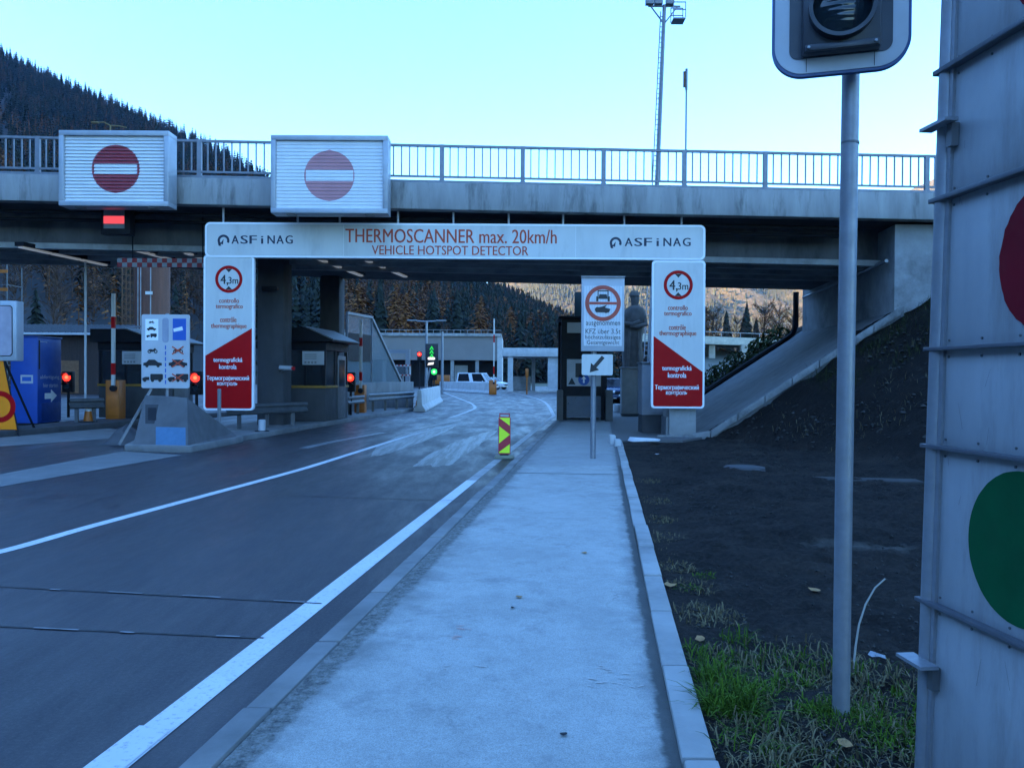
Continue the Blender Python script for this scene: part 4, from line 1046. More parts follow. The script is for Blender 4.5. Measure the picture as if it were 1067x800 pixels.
MB().cyl((0,0,0),(0,0,2.0),.06).build('stem', M['orange'], th); MB().box(-.13,.13,-.04,.04,1.5,2.3).build('plate', M['orange'], th, bevel=.01)

def car(name, label, x, y, rz, paint, van=False, z=0):
    th = thing(name, label, 'van' if van else 'car', (x,y,z), rz)
    H_ = 1.95 if van else 1.46; Ln = 4.8 if van else 4.4; hw = .92 if van else .88
    y0, y1 = -Ln/2, Ln/2
    lo = [(y0,.3),(y0+.1,.62),(y0+.25,.78),(y0+1.1,.92),(y1-.1,.95),(y1,.75),(y1,.3)]
    MB().sprism(lo, -hw, hw).build('body', paint, th, bevel=.07, seg=3)
    ca, cb = (y0+.75, y1-.08) if van else (y0+1.05, y1-.45)
    ra, rb = (y0+1.5, y1-.22) if van else (y0+1.85, y1-1.15)
    wt = hw*.76
    cabv = [(-hw*.94,ca,.9),(hw*.94,ca,.9),(hw*.94,cb,.92),(-hw*.94,cb,.92),(-wt,ra,H_),(wt,ra,H_),(wt,rb,H_),(-wt,rb,H_)]
    MB().hexa(cabv).build('cabin', paint, th, bevel=.06, seg=3)
    V_ = [Vector(p_) for p_ in cabv]
    def win(nm, a_, b_, c_, d_, nrm):
        ce = (a_+b_+c_+d_)/4; q = [ce+(p_-ce)*.86+Vector(nrm)*.008 for p_ in (a_,b_,c_,d_)]
        MB().add(q,[(0,1,2,3)]).build(nm, M['carglass'], th)
    win('windscreen', V_[0],V_[1],V_[5],V_[4], (0,-1,.6)); win('rear_window', V_[2],V_[3],V_[7],V_[6], (0,1,.5))
    for s_, (a1,b1,c1,d1) in ((1,(V_[1],V_[2],V_[6],V_[5])), (-1,(V_[3],V_[0],V_[4],V_[7]))):
        for u0_, u1_ in ((.02,.47),(.53,.98)):
            p_ = a1.lerp(b1,u0_); q_ = a1.lerp(b1,u1_); r_ = d1.lerp(c1,u1_); t__ = d1.lerp(c1,u0_); win('side_window', p_,q_,r_,t__, (s_,0,.25))
    for sx in (-1,1):
        for yy in (y0+.85, y1-.85):
            wh = MB().cyl((sx*(hw-.2),yy,.32),(sx*(hw+.01),yy,.32),.32,n=22).build('wheel', M['rubber'], th, smooth=True)
            MB().cyl((sx*(hw+.011),yy,.32),(sx*(hw+.02),yy,.32),.19,n=18).build('rim', M['galv'], wh)
        MB().box(sx*hw*.72-.17,sx*hw*.72+.17,y0-.012,y0+.1,.6,.74).build('headlight', M['lamp_off'], th, bevel=.02)
        MB().box(sx*hw*.78-.14,sx*hw*.78+.14,y1-.1,y1+.012,.66,.85).build('tail_light', M['red'], th, bevel=.02)
        MB().box(min(sx*hw,sx*(hw+.16)),max(sx*hw,sx*(hw+.16)),ca+.5,ca+.6,.95,1.07).build('door_mirror', paint, th, bevel=.02)
    MB().box(-.26,.26,y0-.02,y0-.005,.4,.51).build('number_plate', M['white'], th)
    MB().box(-.5,.5,y0-.012,y0+.05,.54,.68).build('grille', M['dark'], th)
    return th
q = at(640.5,415,50); car('parked_car', 'dark blue car parked behind the black ticket booth', q.x-.1, 50, R(8), M['car_blue'], z=.055)
q = at(497,395,92); car('parked_van', 'white van parked behind the far concrete barrier', q.x, 93, R(68), M['car_white'], True)
q = at(510,395,90); car('parked_car', 'white car parked right of the white van by the far barrier', q.x, 97, R(60), M['car_white'])
q = at(460,394,98)
th = thing('work_trailer', 'small orange work trailer in front of the dark hall', 'trailer', (q.x,98,0))
MB().box(-1.0,1.0,-.6,.6,.6,1.7).build('orange_bed', M['orange'], th, bevel=.05); MB().cyl((-1.05,0,.4),(-.8,0,.4),.4).build('wheel', M['rubber'], th); MB().cyl((.8,0,.4),(1.05,0,.4),.4).build('wheel', M['rubber'], th); MB().bar((0,-.6,.7),(0,-1.8,.6),.08,.08).build('drawbar', M['dark'], th)

# ------------------------------------------------------------------ right side objects
# ticket booth
S = Sign('ticket_booth', 'black framed ticket booth with glass front at the end of the pavement', 'booth', 584.5, 332.5, 632, 437, 28.6, base=.055)
L = lambda px, py: S.l(px,py)
def bx(mb, xa, ya, xb, yb_, y0, y1): p_ = L(xa,yb_); q_ = L(xb,ya); mb.box(p_[0],q_[0],y0,y1,p_[1],q_[1]); return mb
D2 = 2.2
p_ = L(584.5,437); q_ = L(632,332.5); zT = q_[1]; xL, xR = p_[0], p_[0]+ (q_[0]-p_[0])
for x in (xL, xR-.2) if False else (xL, xR-.17):
    for y in (0, D2-.2): MB().box(x,x+.2,y,y+.2,0,zT).build('corner_post', M['dark'], S.o)
b = MB(); bx(b,589.8,347,627,374,.02,.2); b.build('cross_bar', M['dark'], S.o); bx(MB(),589.8,402.5,627,412.5,.02,.2).build('cross_bar', M['dark'], S.o); MB().box(xL+.2,xR-.2,.02,.2,zT-.12,zT).build('cross_bar', M['dark'], S.o)
bx(MB(),590.5,335.5,626.5,346.7,.08,.12).build('upper_pane', M['white_dull'], S.o)
bx(MB(),590.5,374.3,626.5,402.2,.08,.12).build('notice_pane', M['white_dull'], S.o)
bx(MB(),590.5,412.8,626.5,434.5,.06,.14).build('lower_panel', pbr('booth_blue', (.03,.065,.12), .35), S.o)
MB().box(xL+.2,xR-.2,D2-.15,D2-.1,.1,zT-.13).build('back_pane', M['glass'], S.o)
MB().box(xR-.12,xR-.08,.2,D2-.2,.05,zT-.13).build('side_wall', M['dark'], S.o); MB().box(xL+.08,xL+.12,.2,D2-.2,.05,zT-.13).build('side_wall', M['dark'], S.o)
MB().box(xL-.1,xR+.1,-.15,D2+.1,zT+.002,zT+.1).build('roof', M['dark'], S.o, bevel=.01)
b = MB(); a_ = L(596,397); b.prism([(a_[0]-.13,a_[1]-.12),(a_[0]+.13,a_[1]-.12),(a_[0],a_[1]+.13)],.07,.078); a_ = L(612,396); b.box(a_[0]-.42,a_[0]-.1,.07,.078,a_[1]+.1,a_[1]+.6); b.build('black_notices', M['black'], S.o)
a_ = L(608.5,395.5); MB().disc(a_[0],a_[1],.2,.078,.008,24).build('blue_disc', M['blue_sign'], S.o)
MB().prism([(a_[0]-.03,a_[1]-.12),(a_[0]+.03,a_[1]-.12),(a_[0]+.03,a_[1]+.02),(a_[0]+.09,a_[1]+.02),(a_[0],a_[1]+.13),(a_[0]-.09,a_[1]+.02),(a_[0]-.03,a_[1]+.02)],.064,.069).build('disc_arrow', M['text_white'], S.o)
for nm, (xa, xb) in (('guard_block',(579.5,586)),('guard_block',(629.3,637))):
    bx(MB(),xa,406,xb,438.5,-.5,-.2).build('guard_block', pbr('guard_concrete', (.12,.115,.11), .85, var=.2), S.o, bevel=.02)
# dark lane board behind the white sign
S = Sign('lane_board', 'dark green lane board on a post half hidden behind the white sign', 'lane board', 599, 304, 630, 342, 33, base=.055)
x0, z1 = S.l(599,304); x1, z0 = S.l(630,342)
MB().box(x0,x1,0,.2,z0,z1).build('board', pbr('dark_green_board',(.012,.03,.028),.5), S.o, bevel=.02); MB().cyl((0,.1,0),(0,.1,z0),.07).build('post', M['dark'], S.o)
# stone figure
q = at(659.5,400,35.5)
th = thing('stone_figure', 'tall weathered stone figure rising behind the grey cabinets', 'monument', (q.x,35.5,.055))
zt_ = at(659.5,303,35.5).z-.055
prof = [(0,.46,.42),(.08,.46,.42),(.3,.45,.41),(.55,.43,.40),(.62,.43,.38),(.70,.47,.38),(.76,.50,.38),(.81,.49,.36),(.85,.40,.32),(.87,.26,.24),(.88,.16,.17),(.90,.17,.19),(.925,.19,.21),(.95,.19,.21),(.955,.22,.24),(.975,.21,.22),(.995,.16,.17),(1,.10,.10)]
b = MB(); n = 20; vs = []; rng = random.Random(5)
for t__, rx, ry in prof:
    sh = .06*math.sin(t__*9)
    for i in range(n):
        a_ = 2*math.pi*i/n; k_ = 1+rng.uniform(-.06,.06)
        c_, s_ = math.cos(a_), math.sin(a_); ex_ = .7
        vs.append((sh+rx*k_*math.copysign(abs(c_)**ex_,c_), ry*k_*math.copysign(abs(s_)**ex_,s_), t__*zt_))
m_ = len(prof)
b.add(vs, [(k*n+i,k*n+(i+1)%n,(k+1)*n+(i+1)%n,(k+1)*n+i) for k in range(m_-1) for i in range(n)] + [tuple(range((m_-1)*n,m_*n))])
# folded arms and a cloak ridge
b.tube([(-.42,-.2,zt_*.79),(-.48,-.34,zt_*.73),(-.1,-.46,zt_*.715),(.22,-.42,zt_*.74)],.11,8); b.tube([(.44,-.2,zt_*.79),(.5,-.34,zt_*.72),(.12,-.47,zt_*.70),(-.2,-.42,zt_*.70)],.11,8)
b.tube([(-.2,-.36,zt_*.66),(-.28,-.44,zt_*.4),(-.3,-.46,zt_*.05)],.07,6); b.tube([(.15,-.38,zt_*.66),(.2,-.44,zt_*.4),(.26,-.46,zt_*.05)],.06,6)
b.build('carving', M['stone'], th, smooth=True)
MB().box(-.75,.75,-.6,.6,0,.35).build('plinth', M['conc'], th, bevel=.03)
def cabinet(label, x0, y0, x1, y1, Y, dep, plinth_, mat=None, door=2):
    S = Sign('control_cabinet', label, 'cabinet', x0, y0, x1, y1, Y, 'grey control cabinets', base=.055)
    w2 = S.w/2; z1 = S.l((x0+x1)/2,y0)[1]
    MB().box(-w2+.02,w2-.02,.03,dep-.03,0,plinth_).build('plinth', M['conc_dark'], S.o)
    bo = MB().box(-w2,w2,0,dep,plinth_+.002,z1).build('body', mat or M['cab'], S.o, bevel=.01)
    MB().box(-w2-.03,w2+.03,-.04,dep+.03,z1+.002,z1+.06).build('roof', M['grey'], S.o, bevel=.01)
    for i in range(door):
        xa = -w2+.03+(2*w2-.06)*i/door; xb = -w2+.03+(2*w2-.06)*(i+1)/door-.012
        d = MB().box(xa,xb,-.016,-.001,plinth_+.06,z1-.05).build('door', mat or M['cab'], S.o, bevel=.004)
        MB().box(xb-.09,xb-.06,-.035,-.017,(plinth_+z1)/2-.1,(plinth_+z1)/2+.1).build('handle', M['dark'], d)
cabinet('slim pale grey control cabinet in front of the stone figure', 648, 384, 669, 432, 31.5, .5, .1, pbr('cab_pale',(.25,.25,.25),.55), 1)
cabinet('wider blue grey control cabinet on a dark plinth beside the right tall panel', 669, 379, 700, 450, 22.2, .8, .5)
# concrete block under right panel
q = at(711,452,21)
th = thing('concrete_block', 'pale concrete footing block beneath the right tall panel', 'block', (q.x,20.98,.055))
hw_ = (at(725.5,440,21).x-at(697.5,440,21).x)/2; MB().box(-hw_,hw_,0,.9,0,at(711,424,21).z-.055).build('block', M['conc'], th, bevel=.015)
MB().box(-hw_-.06,-hw_-.002,.1,.8,0,.5).build('side_plate', M['grey'], th)
# white panel lying at the kerb end, small stones
q = gnd(671,459.5,.06); th = thing('metal_sheet', 'white flat panel lying on the ground at the pavement corner', 'sheet', (q.x,q.y,.062), R(14))
MB().prism([(-.36,.0),(.32,.0),(.36,.05),(-.3,.09)],-.17,.17).build('sheet', M['paper'], th, bevel=.008)
for i, (px, py) in enumerate(((638,462),(643.5,464.5))):
    q = gnd(px,py,.06); tag(MB().box(q.x-.07,q.x+.07,q.y-.1,q.y+.15,.0,.26-.05*i).build('kerb_end_stone', M['conc_light'], bevel=.025), ['squat pale end stone at the far end of the garden kerb, left of its twin','slightly lower pale end stone beside the white panel on the ground'][i], 'stone')
# white prohibition sign
q = gnd(619,478,.055); Yw = q.y
S = Sign('prohibition_sign', 'white sign with red ring banning tractors and animals on a grey post', 'road sign', 606, 289, 650.5, 366.5, Yw-.06, base=.055)
x0, z1 = S.l(606.3,289); x1, z0 = S.l(650.2,366)
MB().box(x0,x1,0,.1,z0,z1).build('case', M['white_dull'], S.o, bevel=.006)
MB().box(x0-.01,x1+.01,-.035,.11,z1+.002,z1+.022).build('top_hood', M['galv'], S.o)
p_ = S.l(608.5,298); q_ = S.l(648,360.5); n = 14
b = MB()
for i in range(n): b.box(p_[0]+(q_[0]-p_[0])*i/n+.003, p_[0]+(q_[0]-p_[0])*(i+1)/n-.003, -.010,-.001, q_[1], p_[1])
b.build('white_slats', M['slat'], S.o)
c_ = S.l(628.2,316); r = 18.6*S.k
b = MB().ring(c_[0],c_[1],r,r*.78,-.011,.004,44).box(c_[0]-r*.77,c_[0]+r*.77,-.0155,-.0115,c_[1]-r*.07,c_[1]+r*.07); b.build('red_ring', pbr('ring_red',(.42,.06,.035),.5), S.o)
b = MB(); s_ = r
cx, cz = c_[0], c_[1]+r*.36
b.prism([(cx-s_*.27,cz-.12*s_),(cx+s_*.27,cz-.12*s_),(cx+s_*.2,cz+.14*s_),(cx-s_*.2,cz+.14*s_)],-.0145,-.0115)
b.box(cx-s_*.3,cx+s_*.3,-.0145,-.0115,cz+.30*s_,cz+.36*s_); b.box(cx-s_*.3,cx-s_*.25,-.0145,-.0115,cz-.0*s_,cz+.30*s_); b.box(cx+s_*.25,cx+s_*.3,-.0145,-.0115,cz,cz+.30*s_)
b.box(cx-s_*.38,cx-s_*.26,-.0185,-.0148,cz-.26*s_,cz+.02*s_); b.box(cx+s_*.26,cx+s_*.38,-.0185,-.0148,cz-.26*s_,cz+.02*s_)
cz = c_[1]-r*.36
b.disc(cx-s_*.3,cz-.0*s_,s_*.15,-.0115,.003,18); b.disc(cx+s_*.18,cz-.06*s_,s_*.13,-.0115,.003,18); b.prism([(cx-s_*.4,cz-.15*s_),(cx+s_*.34,cz-.15*s_),(cx+s_*.42,cz+.04*s_),(cx+.1*s_,cz+.12*s_),(cx+.24*s_,cz+.28*s_),(cx-.02*s_,cz+.18*s_),(cx-.3*s_,cz+.12*s_)],-.0185,-.0148)
for body, xa, xb, yc, hp in (('ausgenommen',610.5,646,338,5.4),('KFZ über 3.5t',610,646.5,345.2,5.2),('höchstzulässiges',609.7,646.5,351.8,5.6),('Gesamtgewicht',611.5,645,357.4,5.4)):
    c = MB(); S.text(c, body, xa, xb, yc, hp, -.013, .0); c.build('black_print', M['black'], S.o)
b.build('vehicle_symbols', M['black'], S.o)
x0, z1 = S.l(606.3,369); x1, z0 = S.l(638.5,391)
MB().prism(rrect(x1-x0,z1-z0,.03,cx=(x0+x1)/2,cz=(z0+z1)/2),-.0,.02).build('arrow_plate', M['white'], S.o)
a_ = S.l(628.5,371.8); c_ = S.l(614.5,388); d_ = Vector((c_[0]-a_[0],c_[1]-a_[1])); u_ = d_.normalized(); v_ = Vector((-u_.y,u_.x)); A2 = Vector(a_); C2 = Vector(c_)
wd = .035; hd = .15
pl = [A2+v_*wd, C2-u_*hd+v_*wd, C2-u_*hd+v_*.10, C2, C2-u_*hd-v_*.10, C2-u_*hd-v_*wd, A2-v_*wd]
MB().prism([(p_.x,p_.y) for p_ in pl],-.005,-.001).build('black_arrow', M['black'], S.o)
px_ = S.l(619,420)[0]; MB().cyl((px_,.14,-.06),(px_,.14,2.9),.052,n=20).build('post', M['galv'], S.o, smooth=True)
b = MB(); 
for py in (300,355,380): z_ = S.l(619,py)[1]; b.box(px_-.07,px_+.07,.101 if py < 366 else .021,.2,z_-.02,z_+.02)
b.build('clamp', M['galv'], S.o)
# delineator
q = gnd(525.5,477.5); Yd = q.y
th = thing('delineator', 'yellow and red striped lane delineator on the road edge line', 'delineator', (q.x,q.y,.008))
k_ = Yd/F; w2 = 5.5*k_; h = 38.5*k_; z0 = 4.2*k_
MB().prism([(-.20,.0),(.20,.0),(.17,.05),(-.17,.05)],-.2,.2).build('base', pbr('base_grey',(.20,.20,.14),.8), th, bevel=.01)
MB().box(-w2*.8,w2*.8,-.03,.03,.051,z0).build('foot', M['rubber'], th)
MB().prism(rrect(2*w2+.03,h+.01,.03,cz=z0+h/2),-.0,.04).build('frame', M['red_film'], th)
zz = lambda t__: z0+.02+(h-.02)*t__
MB().box(-w2,w2,-.005,-.001,zz(0),zz(.98)).build('yellow_film', M['fluo'], th)
b = MB()
b.prism([(w2,zz(.52)),(w2,zz(.76)),(-w2,zz(.98)),(-w2,zz(.75))],-.009,-.0055)
b.prism([(-w2,zz(.03)),(w2,zz(.25)),(w2,zz(.51)),(-w2,zz(.27))],-.009,-.0055)
b.build('red_stripes', M['red_film'], th)
b = MB(); b.box(-w2,-w2+.02,.005,.035,z0+h+.002,z0+h+.05); b.box(w2-.02,w2,.005,.035,z0+h+.002,z0+h+.05); b.box(-w2,w2,.005,.035,z0+h+.052,z0+h+.075); b.build('handle', M['red_film'], th)

# traffic signal on the right
q = gnd(876,745,.05)
th = thing('signal_post', 'white bordered traffic signal on a galvanised pole rising from the grass', 'traffic light', (q.x,q.y,.03), 0)
kS = q.y/F; zb_ = at(877,75,q.y-.12).z-.03+.015
MB().tube([(0,0,-.2),(.004,0,1.0),(.012,0,2.2),(.018,0,zb_+.25)],.0385,24).build('pole', M['galv'], th, smooth=True)
MB().cyl((.0165,0,zb_-.30),(.0167,0,zb_-.29),.0405,n=24).build('pole_joint', M['galv_dark'], th)
yw = R(17); hd = bpy.data.objects.new('signal_head', None)
W_, H_ = .575, .9
def rotp(mb):   # turn the head towards the road
    c0_, s0_ = math.cos(yw), math.sin(yw)
    mb.v = [((x*c0_ - y*s0_) + .01, x*-s0_*0 + (x*-s0_*-1 if False else 0) + (-(x)*s0_ + y*c0_) , z) for x,y,z in mb.v]
    return mb
def turn(mb):
    a_ = -yw; c0_, s0_ = math.cos(a_), math.sin(a_)
    mb.v = [(x*c0_-y*s0_-.045, x*s0_+y*c0_, z) for x,y,z in mb.v]; return mb
zc = zb_+H_/2-.02
YP = -.12
M['edge_blue'] = pbr('edge_band', (.03,.07,.18), .45); M['plate_dark'] = pbr('signal_black', (.028,.032,.042), .45, var=.1)
turn(MB().prism(rrect(W_,H_,.135,12,cz=zc),YP,YP+.03)).build('back_board', M['edge_blue'], th)
turn(MB().prism(rrect(W_-.026,H_-.026,.124,12,cz=zc),YP-.004,YP-.0005)).build('white_border', M['white_dull'], th)
turn(MB().prism(rrect(W_-.15,H_-.155,.04,8,cz=zc),YP-.009,YP-.0045)).build('dark_field', M['plate_dark'], th)
zl_ = at(872,2,q.y-.24).z-.03; ms = .32
turn(MB().box(-ms/2,ms/2,YP-.07,YP-.0095,zl_-.178,zl_+.178)).build('module', M['plate_dark'], th, bevel=.012)
turn(MB().box(-ms/2+.01,ms/2-.01,YP-.09,YP-.071,zl_-.178,zl_-.150)).build('module_lip', M['plate_dark'], th, bevel=.004)
turn(MB().ring(0,zl_,.138,.121,YP-.0705,.05,48)).build('lens_ring', M['dark_gloss'] if 'dark_gloss' in M else M['plate_dark'], th, smooth=True)
lm = MB(); nr = 18; vs = []
for i in range(nr+1):
    rr_ = .1205*i/nr
    for j in range(48):
        a_ = 2*math.pi*j/48; z__ = rr_*math.sin(a_); vs.append((rr_*math.cos(a_), YP-.073-.03*(1-(i/nr)**2)-.0011*math.sin(z__*260), zl_+z__))
lm.add(vs, [(i*48+j,i*48+(j+1)%48,(i+1)*48+(j+1)%48,(i+1)*48+j) for i in range(nr) for j in range(48)])
turn(lm).build('lens', M['lens'], th, smooth=True)
b = MB()
for x in (-.135,.135): b.cyl((x,YP-.1,zl_-.164),(x,YP-.091,zl_-.164),.006,n=10)
turn(b).build('screws', M['galv'], th)
b = MB()
for x in (-.14,.14): b.box(x-.0012,x+.0012,YP-.0062,YP-.0042,zc-H_/2+.018,zc-H_/2+.078)
turn(b).build('board_seams', M['black'], th)
b = MB()
for z_ in (zc-.3, zc+.1): b.box(-.06,.06,YP+.031,.05,z_-.03,z_+.03)
b.build('clamp', M['galv'], th)

# painted signal board on the right border
th = thing('signal_board', 'tall pale metal board with large painted red and green circles at the right edge', 'signal board', (1.575,3.0,.0), 0)
Rm = Matrix.Rotation(math.atan2(-1,.097), 4, 'Z')        # local +x runs towards the viewer
th.rotation_euler = (0, 0, 0)
dv = Vector((.097,-1,0)).normalized(); nv = Vector((-1,-.097,0)).normalized(); LEAN = .024
def bp(s, o, z): p_ = dv*s + nv*o; return (p_.x+LEAN*(z-1.6), p_.y, z)
def bbox(mb, s0, s1, o0, o1, z0, z1):
    mb.hexa([bp(s0,o0,z0),bp(s1,o0,z0),bp(s1,o1,z0),bp(s0,o1,z0),bp(s0,o0,z1),bp(s1,o0,z1),bp(s1,o1,z1),bp(s0,o1,z1)]); return mb
mboard = pbr('board_metal', (.33,.34,.35), .5, metal=.1, var=.1, scale=5, bmp=.05, bscale=150, stain=(.17,.155,.14), stain_amt=.6, stain_scale=4, stretch=(1,1,.18))
LS = 1.15; M['rail_dark'] = pbr('board_rail', (.10,.105,.12), .5, metal=.3, var=.15)
zlev = [.06, .775, 1.35, 1.71, 2.26, 2.735, 3.15, 3.6]
for z0_, z1_ in zip(zlev[:-1], zlev[1:]):
    bbox(MB(), .055, LS, -.03, 0, z0_+.004, z1_-.004).build('sheet', mboard, th, bevel=.004)
bbox(MB(), .0, LS, -.2, -.033, .06, 3.6).build('backing', M['grey'], th)
b = MB(); b.tube([bp(.02,.0,z) for z in (0,1.5,3.6)],.03,16); b.build('edge_tube', M['galv'], th, smooth=True)
b = bbox(MB(), .05, .07, -.02, .012, .06, 3.6); b.build('edge_lip', M['galv'], th)
for i, z_ in enumerate(zlev[1:-2]):
    wdt_ = (.018,.012,.012,.03,.04)[i] if i < 5 else .02
    bbox(MB(), -.02, LS, .0 if i != 1 else .001, .035, z_-.006, z_+.006+wdt_*.15).build('rail', M['rail_dark'], th, bevel=.002)
for z_ in (2.53, .56):
    bbox(MB(), -.035, .12, .02, .09 if z_ < 1 else .07, z_-.006, z_+.006).build('lug', M['galv'], th); bbox(MB(), .07, .10, .001, .03, z_-.09, z_-.007).build('lug_stem', M['galv_dark'], th)
for z0_, z1_ in zip(zlev[:-1], zlev[1:]):
    b = MB()
    for s_ in (.085,.26,.44,.62,.8):
        for z_ in (z0_+.03, z1_-.03): b.cyl(bp(s_,-.001,z_), bp(s_,.0035,z_), .0045, n=10)
    b.build('rivets', M['galv_dark'], th)
rs_ = random.Random(12); b = MB()
for i in range(16):
    s0_, z0_ = rs_.uniform(.1,.6), rs_.uniform(.5,2.6); ds_, dz_ = rs_.uniform(-.04,.04), rs_.uniform(.02,.10)
    b.add([bp(s0_,.0007,z0_),bp(s0_+.0012,.0007,z0_),bp(s0_+ds_+.0008,.0007,z0_+dz_),bp(s0_+ds_,.0007,z0_+dz_)],[(0,1,2,3)])
b.build('scratches', M['rail_dark'], th)
def circ(s, z, r, mat, nm, jag):
    vs = []; n = 72
    rng = random.Random(int(z*100))
    for o_ in (.0045, .0008):
        for i in range(n):
            a_ = 2*math.pi*i/n; k_ = 1
            vs.append((s+r*k_*math.cos(a_), o_, z+r*k_*math.sin(a_)))
    if jag:
        off = [1+rng.uniform(-jag,jag) for _ in range(n)]
        vs = [(s+(x-s)*off[i%n], o_, z+(zz_-z)*off[i%n]) for i,(x,o_,zz_) in enumerate(vs)]
    MB().add([bp(*v_) for v_ in vs], [tuple(range(n)), tuple(range(2*n-1,n-1,-1))]+[(i,(i+1)%n,(i+1)%n+n,i+n) for i in range(n)]).build(nm, mat, th)
mred = pbr('painted_red', (.16,.004,.012), .6, var=.15, scale=5, spec=.1); mgreen = pbr('painted_green', (.001,.075,.026), .6, var=.15, scale=5, spec=.1)
circ(.585, 1.985, .25, mred, 'red_circle', .012); circ(.475, 1.065, .245, mgreen, 'green_circle', .003); circ(.58, 2.985, .25, mred, 'red_circle', .012)
bbox(MB(), .1, .2, -.12, -.06, -.05, .058).build('leg', M['galv'], th); bbox(MB(), .9, 1.0, -.12, -.06, -.05, .058).build('leg', M['galv'], th)

q = at(115,131,25); zd_ = 6.5+zs(q.x); th = thing('street_lamp', 'thin yellowish lamp arms peeking over the left no entry box', 'street lamp', (q.x,25,zd_))
M['lamp_yellow'] = pbr('lamp_yellow', (.22,.15,.06), .6); zt_ = q.z-zd_
MB().cyl((0,0,0),(0,0,zt_),.025,n=8).build('pole', M['lamp_yellow'], th, smooth=True)
MB().tube([(-.42,0,zt_+.09),(-.2,0,zt_+.10),(0,0,zt_)],.02,6).tube([(0,0,zt_),(.25,0,zt_-.01),(.5,0,zt_-.06)],.018,6).build('arms', M['lamp_yellow'], th)
MB().box(-.58,-.36,-.06,.06,zt_+.06,zt_+.11).build('lamp_head', M['lamp_yellow'], th, bevel=.02)
# masts behind the bridge
Ym = 60
q = at(686,158,Ym); tp = at(692,14,Ym)
th = thing('floodlight_mast', 'tall steel floodlight mast with ladder standing behind the bridge', 'mast', (q.x,Ym,0))
lean = (tp.x-q.x)/(tp.z-q.z); fx = lambda z: (z-q.z)*lean
zt_ = tp.z
MB().tube([(fx(z),0,z) for z in (0,6,12,18,24,zt_+.6)],.21,12,.14).build('mast', M['mast'] if 'mast' in M else M['rail'], th, smooth=True)
b = MB()
for s_ in (-.42,-.12): b.bar((fx(3)+s_*1.0-.05,-.25,3),(fx(zt_)+s_*.6-.05,-.25,zt_),.07,.07)
z = 3.2
while z < zt_-.3:
    t__ = (z-3)/(zt_-3); b.bar((fx(z)-.42-.05+.168*t__,-.25,z),(fx(z)-.12-.05+.048*t__,-.25,z),.05,.05); z += .38
for z in np.linspace(5, zt_-2, 6): b.bar((fx(z)-.25,-.25,z),(fx(z),-.0,z),.04,.04)
b.build('ladder', M['rail'], th)
b = MB(); 
for s_ in (-1,1):
    b.bar((fx(zt_),0,zt_-.8),(fx(zt_)+s_*1.0,0,zt_+.5),.09,.09)
b.bar((fx(zt_)-1.2,0,zt_+.5),(fx(zt_)+1.2,0,zt_+.5),.1,.1); b.build('head_frame', M['rail'], th)
b = MB(); cx_ = fx(zt_)+1.15
b.box(cx_-.55,cx_+.35,-.5,.5,zt_-.62,zt_-.52)
for x_ in (cx_-.55,cx_+.35):
    for y_ in (-.5,.5): b.box(x_-.03,x_+.03,y_-.03,y_+.03,zt_-.5,zt_+.6)
for z_ in (zt_+.05, zt_+.6): b.box(cx_-.55,cx_+.35,-.53,-.47,z_-.03,z_+.03); b.box(cx_-.55,cx_+.35,.47,.53,z_-.03,z_+.03)
b.build('platform', M['rail'], th)
for x_ in (-1.1,-.45,.4): MB().box(fx(zt_)+x_-.3,fx(zt_)+x_+.3,-.35,.1,zt_+.56,zt_+1.0).build('floodlight', M['rail'], th, bevel=.03)
q = at(715,72,46); th = thing('antenna_pole', 'thin pole with a small box near its top behind the bridge railing', 'pole', (q.x,46,0))
MB().cyl((0,0,0),(0.02,0,q.z-1.2),.05,n=10).cyl((.02,0,q.z-1.2),(.02,0,q.z-5.2*0),.075,n=10).build('pole', M['rail'], th, smooth=True)
MB().box(-.16,-.06,-.06,.06,q.z-1.05,q.z-.15).build('box', M['rust'], th, bevel=.01)

# ------------------------------------------------------------------ background on the left
q = at(40,345,62); 
th = thing('low_building', 'low dark building with ribbed roof behind the blue cabinet', 'building', (q.x,62,0))
xa = at(-40,345,62).x-q.x; xb = at(112,345,62).x-q.x; zr = at(40,338,62).z; ze = at(40,347,62).z
MB().box(xa,xb,0,9,0,ze-.05).build('wall', pbr('dark_boards', (.035,.020,.016), .8, var=.3, stretch=(4,1,.2)), th)
b = MB(); b.add([(xa-.3,-.8,ze),(xb+.3,-.8,ze),(xb+.3,5,zr+.25),(xa-.3,5,zr+.25),(xa-.3,-.8,ze-.12),(xb+.3,-.8,ze-.12),(xb+.3,5,zr+.13),(xa-.3,5,zr+.13)],[(0,1,2,3),(7,6,5,4),(0,4,5,1),(1,5,6,2),(2,6,7,3),(3,7,4,0)])
for i in range(26):
    x = xa+(xb-xa)*(i+.5)/26; b.hexa([(x-.04,-.78,ze-.01),(x+.04,-.78,ze-.01),(x+.04,4.9,zr+.23),(x-.04,4.9,zr+.23),(x-.04,-.78,ze+.09),(x+.04,-.78,ze+.09),(x+.04,4.9,zr+.33),(x-.04,4.9,zr+.33)])
b.build('roof', M['roofing'], th)
MB().box(xa-.3,xb+.3,-.95,-.81,ze-.16,ze+.0).build('gutter', M['white_dull'], th)
x = at(70,360,62).x-q.x; MB().box(x-.9,x+.9,-.02,-.005,.1,2.6).build('door', M['rust'], th)
YS = 70; q = at(159,300,YS)
th = thing('salt_silo', 'tall brown clad silo with pale vertical strips beneath the chequered beam', 'silo', (q.x,YS,0))
rS = (at(176,300,YS).x-at(142,300,YS).x)/2; zt_ = at(159,279,YS).z
